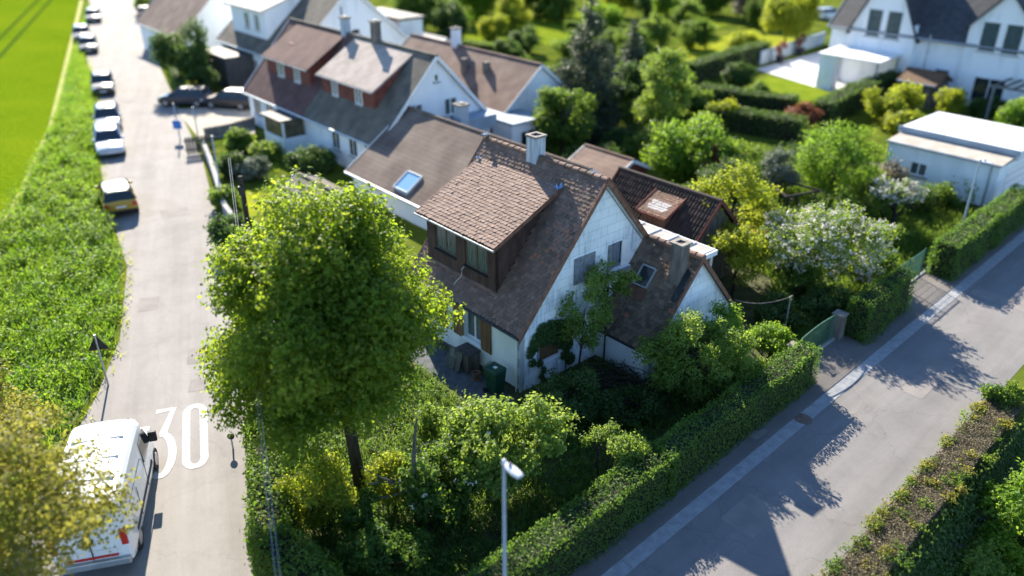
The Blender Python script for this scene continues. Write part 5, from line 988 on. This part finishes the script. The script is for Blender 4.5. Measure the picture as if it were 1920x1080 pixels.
# low wing with the wide brown roof
lw = gable_house('low_wing_house', 'low house with a wide faded brown roof and one skylight behind the big tree', 6.3, 6.95, 14.75, 8.4, 1.6, 4.35, 'white', 'wingtile')
chimney(lw, 5.2, 11.0, 3.4, 5.1, .6, 'bluegrey')
b = MB(); s_ = (4.35-1.6)/4.2; q = [(x, y, 1.6+s_*x+.1) for x, y in ((-.1,9.0),(.9,9.0),(.9,10.3),(-.1,10.3))]; b.hexa(q, [(x,y,z+.07) for x,y,z in q]); so_ = b.build('skylight', mat('skylight_glass', (.22,.4,.6), None, rough=.08, spec=.8), lw)
b = MB(); 
for i in range(4): b.bar(q[i], q[(i+1) % 4], .1, .2)
b.build('skylight_frame', M['bluegrey'], lw)
window(lw, (3.0, 0, .9), (1, 0, 0), 1.0, 1.1)
sh = gable_house('corrugated_shed', 'small shed with grey corrugated roof peeking out behind the big tree', 1.2, 17.0, 3.6, 2.6, 1.7, 2.3, 'white', 'greytile', cat='shed', ovh=.2)
# house at the top left with pale flat dormer
hc = gable_house('dormer_house', 'white house with a tall gable, grey roof and pale roofed dormer behind the twin house', 14.2, 44, 14, 12, 3.3, 8.4, 'white', 'greytile')
dormer(hc, 5.6, 12.4, .8, 3.9, 6.5, 5.2, 7.9, 'white', 'cream', [(7.2, 1.0, 4.6, 1.4), (9.2, 1.0, 4.6, 1.4)], ovh=.4)
for y in (4.0, 7.0, 10.0): window(hc, (0, y, 1.0), (0, -1, 0), 1.1, 1.3)
chimney(hc, 5.6, .9, 7.4, 9.4, .5); window(hc, (6.2, 0, 4.6), (1, 0, 0), .9, .5, nm='attic_window', mull=0); window(hc, (9.0, 0, 1.2), (1, 0, 0), 1.1, 1.2)
b = MB(); b.tube([(5.0,-.05,7.0),(5.0,-.05,5.4)], .05, 6); b.build('downpipe', M['darkmetal'], hc)
b = MB(); b.box(12.02, 2, 0, 14.6, 9, 4.9); b.build('side_wing', M['white'], hc); b = MB(); b.box(11.9, 1.8, 4.902, 14.8, 9.2, 5.1); b.build('side_roof', M['slate'], hc)
b = MB(); b.box(-2.6, 7.2, 0, -.005, 12.5, 2.7); b.build('porch', M['slate'], hc)
hl = gable_house('lane_house', 'far house with a pinkish grey roof at the top left beside the lane', 12.5, 63, 12, 9, 3.0, 7.0, 'white', 'terrtile')
hd_ = gable_house('brown_roof_house', 'house with a wide brown roof and white gable wall right of the twin house', 18.2, 22.2, 15, 6.8, 2.6, 5.3, 'white', 'terrtile', roof2=None)
chimney(hd_, 3.4, 9.3, 4.6, 6.5, .55, 'white'); window(hd_, (3.8, 0, 2.9), (1, 0, 0), .7, .8)
for x_, y_ in ((2.0, 4.2), (1.6, 6.2)): b = MB(); b.box(x_, y_, 4.0, x_+.5, y_+.3, 5.0); b.build('roof_vent', M['chimbrown'], hd_)
fw = ething('flat_roof_annex', 'white flat roofed annex between the twin house and the brown roof house', 'annex', 16.95, 19.8); b = MB(); b.box(0, 0, 0, 2.6, 6.2, 2.5); b.build('wall', M['white'], fw); b = MB(); b.box(-.1,-.2,2.502,2.75,6.3,2.65); b.build('roof', M['bluegrey'], fw); window(fw, (1.3, 0, .9), (1, 0, 0), 1.2, 1.1); window(fw, (0, 2.4, .9), (0,-1,0), 1.2, 1.1)
gs = gable_house('garden_shed', 'small beige garden shed under trees right of the white gable', 30.5, 47, 4.2, 3.2, 1.9, 2.5, 'oldwood', 'cream', cat='shed', ovh=.2)
bs = gable_house('brick_shed', 'low shed with a brown roof and a red wall just behind the old house ridge', 16.4, 10.6, 3.4, 3.0, 1.6, 2.3, 'redwall', 'terrtile', cat='shed', ovh=.2)
# modern pair top right
mh_ = gable_house('modern_house', 'modern white house with dark roofs and twin tall gables, top right', 55.0, -4.0, 23.5, 11, 5.0, 9.8, 'white', 'slate', ovh=.4)
for y0, wv, ez, az in ((15.9, 5.6, 5.0, 10.6), (6.9, 4.9, 6.2, 8.9)):
    b = MB(); b.prism([(y0-.05, 0), (y0+wv, 0), (y0+wv, ez), (y0+wv/2, az-.1), (y0-.05, ez)], 0, -.35, 5.2); go_ = b.build('front_gable', M['white'], mh_)
    for sg_ in (0, 1):
        Y = lambda u: y0+u if not sg_ else y0+wv-u
        m_ = (az-ez)/(wv/2); pts = [(Y(-.35), ez-m_*.35-.1), (Y(-.35), ez-m_*.35+.08), (Y(wv/2), az+.08), (Y(wv/2), az-.1)]
        b = MB(); b.prism(pts, 0, -.6, 5.4); b.build('gable_roof', M['slate'], go_)
    for k in (-1, 1):
        window(go_, (-.35, y0+wv/2+k*.85, 4.25 if y0 > 10 else 4.3), (0, -1, 0), 1.35, 2.3, gm='curtain', mull=0); 
for y in (13.2, 5.2): window(mh_, (0, y, .3), (0, -1, 0), 1.1, 2.1, fm='bluegrey', nm='door', mull=0)
window(mh_, (-.35, 9.3, .5), (0, -1, 0), 2.4, 1.9, gm='glass'); 
b = MB(); b.tube([(-.42, 14.6, 0), (-.42, 14.6, 5)], .06, 8); b.build('downpipe', M['metal'], mh_)
cn = ething('patio_canopy', 'patio canopy with a bright white roof before the modern house', 'canopy', 51.6, 12.6); b = MB(); b.hexa([(-.8,0,2.9),(3.0,0,3.1),(3.0,5.6,3.1),(-.8,5.6,2.9)], [(-.8,0,3.0),(3.0,0,3.2),(3.0,5.6,3.2),(-.8,5.6,3.0)]); b.build('roof', M['whitepaint'], cn)
b = MB(); b.box(-.6, 4.0, 0, .4, 5.4, 2.88); b.build('storage_wall', M['white'], cn)
for x, y in ((-.6, .2), (2.9, .2), (2.9, 5.2)): MB().box(x, y, 0, x+.12, y+.12, 2.88).build('post', M['metal'], cn)
t = ething('patio_table', 'dark garden table under the patio canopy', 'table', 51.6, 14.2); b = MB(); b.box(-.5,-1,.7,.5,1,.75); b.build('tabletop', M['oldwood'], t)
for x, y in ((-.4,-.9),(.4,-.9),(.4,.9),(-.4,.9)): MB().box(x-.03,y-.03,0,x+.03,y+.03,.699).build('leg', M['oldwood'], t)
ws = gable_house('wooden_shed', 'small brown wooden shed beside the modern house wall', 51.0, 8.0, 2.7, 2.6, 2.0, 2.6, 'oldwood', 'woodbrown', cat='shed', ovh=.25, verge='woodbrown'); b = MB(); b.box(-.03, .9, .1, -.003, 1.8, 1.8); b.build('door', M['darkbrown'], ws)
pg = ething('garden_pergola', 'grey beam pergola along the modern house wall at the right edge', 'pergola', 51.6, -2.5)
for x, y in ((0,0),(0,3.2),(0,6.4)): MB().box(x-.08,y-.08,0,x+.08,y+.08,2.4).build('post', M['greyshutter'], pg)
b = MB(); b.box(-.1,-.3,2.402,.1,6.7,2.56); b.build('beam', M['greyshutter'], pg); b = MB()
for i in range(10): b.box(-.5, -.2+i*.72, 2.562, 3.2, -.1+i*.72, 2.68)
b.build('slats', M['oldwood'], pg)
for k, (px, py, lb) in enumerate(((1462, 118, 'left one of two planters with a red leaved tree on the patio'), (1499, 103, 'right one of two planters with a red leaved tree on the patio'))):
    p = at(px, py); t = thing('patio_planter', lb, 'planter', p); b = MB(); b.lathe([(.35, 0), (.5, .7), (.45, .72)], n=14); b.build('pot', M['darkmetal'], t)
    rng = np.random.default_rng(140+k); cen, rad = clumps((0,0,1.5), (.6,.6,.6), 10, rng); P, Nn, rnd = cloud(cen, rad, (0,0,1.5), 900, .13, rng); leafmesh('foliage', P, Nn, .13, rng, M['red'], t, rnd)
    b = MB(); b.tube([(0,0,.6),(0,0,1.5)], .04, 6); b.build('stem', M['bark'], t)
w0, w1 = at(1425, 122), at(1545, 82); t = thing('patio_wall', 'pale low wall along the back of the patio', 'wall', w0, 0, math.atan2(*(w1-w0)[::-1])); b = MB(); b.box(0, 0, 0, float(np.linalg.norm(w1-w0)), .2, 1.3); b.build('panels', M['bluegrey'], t)
# white garage by the hedge
ga_ = ething('white_garage', 'long white flat roofed garage behind the hedge end on the right', 'garage', 31.2, -4.1); b = MB(); b.box(0, 0, 0, 6.6, 6.2, 2.7); b.build('wall', M['white'], ga_)
b = MB(); b.hexa([(-.1,-.1,2.702),(1.6,-.1,2.702),(1.6,6.3,2.702),(-.1,6.3,2.702)], [(-.1,-.1,2.78),(1.6,-.1,2.95),(1.6,6.3,2.95),(-.1,6.3,2.78)]); b.build('lean_roof', mat('beige_gravel_roof', (.34,.3,.25), (.44,.4,.34), 1.5), ga_)
b = MB(); b.box(1.62, -.25, 2.702, 6.9, 6.45, 3.22); b.build('roof', mat('pale_metal_roof', (.6,.62,.64), (.68,.69,.7), 1, .6), ga_); b = MB(); b.box(1.52, -.3, 3.0, 1.618, 6.5, 3.3); b.build('fascia', M['bluegrey'], ga_)
b = MB(); b.box(1.2, -.03, .05, 4.6, -.003, 2.3); gd_ = b.build('garage_door', M['whitepaint'], ga_)
for z in (.5, .95, 1.4, 1.85): MB().box(1.2, -.036, z, 4.6, -.031, z+.03).build('door_rib', M['bluegrey'], gd_)
b = MB(); b.tube([(-.06, .4, 0), (-.06, .4, 2.65)], .045, 8); b.build('downpipe', M['metal'], ga_); b = MB(); b.tube([(-.14, -.1, 2.72), (-.14, 6.3, 2.72)], .06, 8); b.build('gutter', M['metal'], ga_)
window(ga_, (0, 4.2, 1.1), (0, -1, 0), 1.0, .8, gm='curtain')
MB().box(-.02, .02, .0, -.003, 6.18, .3).build('plinth', M['concrete'], ga_)
t = thing('front_hedge_gate', 'low brown garden gate and bins box at the lane edge before the twin house', 'gate', at(378, 288), 0, lane_rot((-21, 51))-PI/2); b = MB()
for i in range(9): b.box(-.9+i*.2, 0, .05, -.75+i*.2, .04, 1.2)
b.build('pickets', M['oldwood'], t); b = MB(); b.box(-1, .045, .3, 1, .08, .4); b.box(-1, .045, .9, 1, .08, 1.0); b.build('rail', M['oldwood'], t)
for k, (px, py, h, lb) in enumerate(((338, 262, 2.6, 'slim grey post with a small blue sign on the lane edge'), (372, 258, 2.2, 'grey post at the driveway edge beside the dark car'), (414, 352, 3.2, 'tall pale post at the garden wall behind the big tree'))):
    p = at(px, py); t = thing('sign_post', lb, 'post', p); b = MB(); b.tube([(0,0,0),(0,0,h)], .05, 8); b.build('post', M['polepaint'], t)
    if k == 0: b = MB(); b.box(-.3,-.07,.8,.3,-.055,1.4); b.build('sign_plate', M['blue'], t)
def lowwall(nm, lb, pts, h, m_, wd_=.25, cat='wall'):
    pts = [at(*p) for p in pts]; c = pts[0]; t = thing(nm, lb, cat, c); b = MB()
    for i, (p, q) in enumerate(zip(pts[:-1], pts[1:])):
        d = (q-p)/np.linalg.norm(q-p); n_ = np.array([-d[1], d[0]])*wd_/2; p, q = p-c, q-c; b.hexa([(*(p-n_),0),(*(q-n_),0),(*(q+n_),0),(*(p+n_),0)], [(*(p-n_),h+i*.003),(*(q-n_),h+i*.003),(*(q+n_),h+i*.003),(*(p+n_),h+i*.003)])
    b.build('blocks', M[m_], t); return t
lowwall('garden_wall', 'low pale garden wall curving along the lane below the twin house', [(448, 440), (425, 408), (412, 365), (398, 320), (384, 285)], .8, 'kerb')
lowwall('garden_wall', 'beige low wall along the driveway edge', [(385, 258), (430, 250), (478, 236)], .7, 'concrete')
# fence line in the gardens
# ================================================================== TREES, HEDGES AND BUSHES BEHIND
def bt(name, label, cat, px, py, h, R, zc, mk_, n_, size, seed, **k): return tree(name, label, cat, at(px, py), h, tuple(1.08*x for x in R), zc, mk_, int(n_*2.1), size*1.2, seed, **k)
def spruce(label, px, py, h, R, seed, n=9000):
    rng = np.random.default_rng(seed); t = thing('spruce_tree', label, 'tree', at(px, py)); cen, rad = [], []
    for z in np.arange(.7, h, .42):
        q = 1-z/h; k = max(2, int(9*q+2))
        for i in range(k): a = rng.uniform(0, 2*PI); rr = R*q*rng.uniform(.55, 1.05); cen.append((rr*math.cos(a), rr*math.sin(a), z-.25*rr)); rad.append(.25+R*.26*q*rng.uniform(.7, 1.2))
    cen, rad = np.array(cen), np.array(rad); P, Nn, rnd = cloud(cen, rad, (0,0,h*.4), n*3, .2, rng, zsq=.55); P[:,2] = np.maximum(P[:,2], .05); leafmesh('crown', P, Nn, .2, rng, M['spruce'], t, rnd, aspect=.26)
    b = MB(); b.tube([(0,0,-.05),(0,0,h*.5),(0,0,h*.98)], [.22,.14,.02], 8)
    for c in cen[::5]: b.tube([(0,0,c[2]+.2), tuple(c)], [.04,.012], 5)
    b.build('trunk', M['bark'], t); return t
spruce('tall dark grey-green spruce standing in the middle of the back gardens', 1098, 252, 10.4, 3.1, 150, 12000)
spruce('shorter dark spruce right behind the tall one', 1180, 185, 6.2, 2.3, 151, 5000)
bt('birch_tree', 'slender light green tree right of the tall spruce', 'tree', 1238, 268, 7.5, (2.0, 1.8, 3.1), 3.6, 'elder', 9000, .14, 152, trunk=.12, k=50, cr=.24)
bt('hazel_tree', 'rounded mid green tree left of the tall spruce', 'tree', 1052, 296, 5.4, (1.9, 1.9, 2.3), 2.7, 'mid', 8000, .14, 153, k=34)
bt('hazel_tree', 'broad pale green tree standing behind the shrub bank', 'tree', 1295, 352, 4.6, (2.7, 2.4, 1.9), 2.3, 'bright', 11000, .14, 154, k=44)
bt('walnut_tree', 'dark green round tree at the lane bend', 'tree', 362, 165, 5.5, (2.6, 2.4, 2.2), 3.4, 'dark', 9000, .16, 155, k=40)
bt('willow_tree', 'pale olive bush beyond the dark tree at the lane bend', 'bush', 335, 66, 4.5, (2.6, 2.2, 2.0), 2.3, 'olive', 5000, .2, 156, k=30)
bt('garden_tree', 'light green tree in the middle of the top edge', 'tree', 905, 40, 7, (4.0, 3.4, 3.2), 3.9, 'bright', 8000, .24, 157, k=44)
bt('garden_tree', 'big bright green tree left of the top middle', 'tree', 795, 58, 6, (3.7, 3.0, 2.6), 2.9, 'mid', 8000, .22, 158, k=44)
bt('garden_tree', 'dark tree between the white gable and the garden lawns', 'tree', 845, 72, 5, (2.3, 2.0, 2.0), 2.2, 'dark', 5000, .2, 159, k=30)
bt('garden_tree', 'dark shaded tree cut by the top edge left of the spruce', 'tree', 1010, 30, 6, (4.2, 3.2, 3.0), 3.0, 'dark', 7000, .25, 160, k=44)
bt('garden_tree', 'yellow-green tree cut by the top edge right of the spruce', 'tree', 1165, 32, 6, (3.3, 2.6, 2.6), 2.8, 'golden', 6000, .24, 161, k=36)
bt('garden_tree', 'tall thin dark cypress among the lawns', 'tree', 1207, 45, 6, (.9, .9, 3.0), 3.0, 'dark', 2500, .2, 162, k=20, cr=.34)
bt('garden_tree', 'sunlit yellow-green tree left of the modern house', 'tree', 1470, 88, 6.2, (2.9, 2.6, 2.5), 3.7, 'golden', 9000, .2, 163, k=44)
bt('cherry_tree', 'greyish white flowering tree at the top edge', 'tree', 1395, 42, 6, (2.6, 2.4, 2.6), 3.3, 'dryleaf', 4500, .2, 164, k=34, bl=('blossom', 2600, .16, 5))
bt('garden_tree', 'green tree at the top edge right of the flowering tree', 'tree', 1335, 28, 6, (3.0, 2.6, 2.6), 2.8, 'mid', 6000, .24, 165, k=34)
bt('garden_tree', 'dark green tree just left of the white car at the top', 'tree', 1500, 20, 6, (3.2, 2.6, 2.8), 2.8, 'dark', 6000, .24, 166, k=34)
for i, (px, py, R, z, mk_, n_, lb) in enumerate([(1665, 232, (2.0,1.8,1.4), 1.5, 'golden', 5500, 'yellow-green round bush in front of the wooden shed'), (1775, 218, (1.0,1.0,1.1), 1.1, 'golden', 2400, 'small yellow-green bush right of the wooden shed'), (1895, 250, (1.3,1.2,1.2), 1.2, 'bright', 3000, 'bright bush at the right edge above the garage'), (1500, 240, (1.2,.9,.8), .9, 'red', 2600, 'reddish brown bush between the hedges'),
    (985, 100, (1.8,1.6,1.3), 1.3, 'dark', 4200, 'dark bush at the foot of the lawns left of the spruce'), (1155, 105, (1.8,1.4,1.5), 1.5, 'mid', 4500, 'fresh green bush right behind the tall spruce'), (1005, 175, (1.6,1.4,1.3), 1.3, 'mid', 4000, 'bush behind the brown roof house corner'), (950, 120, (1.7,1.3,1.1), 1.1, 'dark', 3600, 'dark bush above the brown roof'), 
    (1165, 285, (1.1,.9,.8), .8, 'dark', 2600, 'dark bush on the shaded lawn behind the old house'), (1300, 215, (1.3,1.1,1.0), 1.0, 'mid', 3200, 'bush at the end of the mossy hedge'), (1350, 240, (1.2,1.0,1.0), 1.0, 'golden', 2600, 'yellowish bush among the dark hedges'), (1130, 330, (1.5,1.1,1.0), .9, 'dark', 3600, 'dark green bush right behind the old house ridge'),
    (455, 285, (1.0,.8,.7), .7, 'mid', 2600, 'bush in the front garden of the twin house'), (470, 335, (1.1,.8,.6), .6, 'olive', 2400, 'pale shrub bed in the twin house garden'), (500, 300, (1.0,.7,.6), .5, 'elder', 2000, 'low green plants before the bay window'), (590, 320, (1.6,1.0,.7), .7, 'dark', 3600, 'dark bush under the twin house windows'), (440, 330, (.9,.7,.7), .7, 'dark', 2200, 'dark shrub behind the low pale garden wall'),
    (380, 175, (1.3,1.1,1.2), 1.2, 'dark', 3600, 'dark bush left of the car on the driveway'), (300, 75, (1.4,1.1,1.2), 1.2, 'mid', 3000, 'bush on the lane edge below the olive bush'), (285, 25, (2.4,1.8,1.8), 1.8, 'mid', 4000, 'green bush where the lane leaves the picture'), (440, 470, (1.1,1.0,.9), .9, 'dark', 4000, 'dark bush at the lane edge behind the big tree'), (425, 390, (.7,.7,.7), .6, 'mid', 1800, 'small bush on the garden wall bend'), 
    (900, 190, (1.5,1.2,.9), .9, 'mid', 2500, 'bush beside the flat roofed annex'), (1420, 190, (.9,.8,.8), .7, 'mid', 2000, 'small bush at the patio lawn corner'), (1850, 215, (1.5,1.0,.6), .6, 'dark', 2800, 'dark low plants below the grey pergola')]):
    bt('garden_bush', lb, 'bush', px, py, 2, R, z, mk_, n_, .15, 170+i, trunk=.05, k=26, stems=2)
def bh(label, pts, wd_, h, mk_, seed, dens=90, size=.15): hedge('garden_hedge', label, [at(*p) for p in pts], wd_, h, mk_, dens, size, seed, amp=.14)
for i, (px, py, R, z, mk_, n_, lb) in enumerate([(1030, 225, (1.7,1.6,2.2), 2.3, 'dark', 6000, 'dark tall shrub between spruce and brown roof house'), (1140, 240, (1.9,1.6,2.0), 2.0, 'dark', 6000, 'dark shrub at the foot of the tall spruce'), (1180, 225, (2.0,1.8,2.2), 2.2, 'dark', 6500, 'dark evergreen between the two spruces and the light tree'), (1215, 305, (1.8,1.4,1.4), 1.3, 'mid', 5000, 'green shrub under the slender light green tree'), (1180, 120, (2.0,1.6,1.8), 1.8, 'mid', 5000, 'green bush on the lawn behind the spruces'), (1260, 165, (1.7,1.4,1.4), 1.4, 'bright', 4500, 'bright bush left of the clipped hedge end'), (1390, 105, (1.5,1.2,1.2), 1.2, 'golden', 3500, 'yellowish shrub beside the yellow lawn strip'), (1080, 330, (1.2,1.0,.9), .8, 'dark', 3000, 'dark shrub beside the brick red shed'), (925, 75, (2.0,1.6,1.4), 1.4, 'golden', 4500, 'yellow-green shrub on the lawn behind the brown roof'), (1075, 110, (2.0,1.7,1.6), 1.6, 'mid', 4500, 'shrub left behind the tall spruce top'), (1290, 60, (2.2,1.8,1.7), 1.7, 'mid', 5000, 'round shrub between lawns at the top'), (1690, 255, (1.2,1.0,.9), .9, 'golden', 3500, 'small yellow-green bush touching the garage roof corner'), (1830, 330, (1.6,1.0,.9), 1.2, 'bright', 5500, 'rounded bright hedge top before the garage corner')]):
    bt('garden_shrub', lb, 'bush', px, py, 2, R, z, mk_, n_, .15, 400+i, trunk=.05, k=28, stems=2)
for i, (px, py, h, R, z, mk_, n_, lb) in enumerate([(870, 22, 6, (3.2,2.8,2.8), 3.0, 'mid', 6000, 'green tree behind the light green tree at the top edge'), (960, 62, 5, (2.4,2.0,2.2), 2.3, 'golden', 5000, 'yellow-green tree on the lawn above the brown roof'), (1045, 42, 5, (2.6,2.2,2.4), 2.5, 'mid', 5500, 'green tree left of the tall spruce tip'), (1125, 68, 5, (2.3,2.0,2.0), 2.1, 'bright', 5000, 'bright tree right behind the tall spruce tip'), (1250, 30, 6, (2.6,2.2,2.5), 2.6, 'bright', 5500, 'bright green tree right of the cypress'), (1300, 92, 4, (1.9,1.6,1.6), 1.7, 'mid', 4500, 'bush tree at the left end of the yellow lawn strips'), (1225, 88, 4, (1.8,1.6,1.7), 1.8, 'elder', 4500, 'light leafy bush behind the slender light green tree'), (1420, 52, 4, (1.7,1.5,1.6), 1.8, 'mid', 4500, 'green bush below the flowering tree'), (1380, 165, 3, (1.3,1.1,1.1), 1.1, 'dark', 3500, 'dark clump in the mossy hedge'), (1260, 210, 4, (1.6,1.4,1.6), 1.6, 'mid', 4500, 'green bush right of the slender light green tree'), (1120, 185, 5, (1.9,1.7,2.2), 2.3, 'spruce', 6000, 'dark conifer shrub touching the tall spruce')]):
    bt('back_tree', lb, 'tree', px, py, h, R, z, mk_, n_, .17, 440+i, trunk=.08, k=34, inner=.15)
bh('straight dark clipped hedge below the yellow lawn strips', [(1290, 158), (1365, 132), (1430, 112)], 1.6, 1.9, 'dark', 200)
bh('upper mossy hedge running toward the patio lawn', [(1312, 190), (1400, 205), (1490, 215)], 1.6, 1.5, 'dark', 201)
bh('lower dark hedge between the pale tree and the red bush', [(1330, 235), (1420, 250), (1500, 262)], 1.8, 1.6, 'dark', 202)
bh('rounded hedge climbing from the red bush to the patio canopy', [(1535, 235), (1600, 200), (1680, 170)], 1.8, 1.8, 'dark', 203)
bh('hedge at the far right end of the street beside the garage', [(1800, 385), (1865, 350)], 1.5, 1.6, 'bright', 204, 160, .12)
bh('dark hedge across the street beyond the garage', [(1912, 290), (1990, 262)], 1.5, 1.7, 'dark', 205)
bh('hedge along the upper garden lawns', [(870, 95), (935, 105), (985, 128)], 1.2, 1.2, 'mid', 206)
bh('hedge behind the garden lawns left of the cypress', [(1060, 60), (1150, 62), (1195, 70)], 1.2, 1.3, 'mid', 207)
bh('front garden hedge beside the lane before the dormer house', [(318, 110), (345, 190)], 1.0, 1.3, 'dark', 208)
# farther wood beyond the picture top, so that steps aside do not show bare ground
rng = np.random.default_rng(300); cen = np.column_stack([rng.uniform(-45, 150, 420), rng.uniform(150, 240, 420), rng.uniform(1.5, 8, 420)]); P, Nn, rnd = cloud(cen, rng.uniform(2, 4.5, 420), (40, 190, -30), 34000, .8, rng)
o = leafmesh('far_wood', P, Nn, .8, rng, M['mid'], None, rnd); o['kind'] = 'stuff'; o['label'] = 'far wood beyond the gardens'
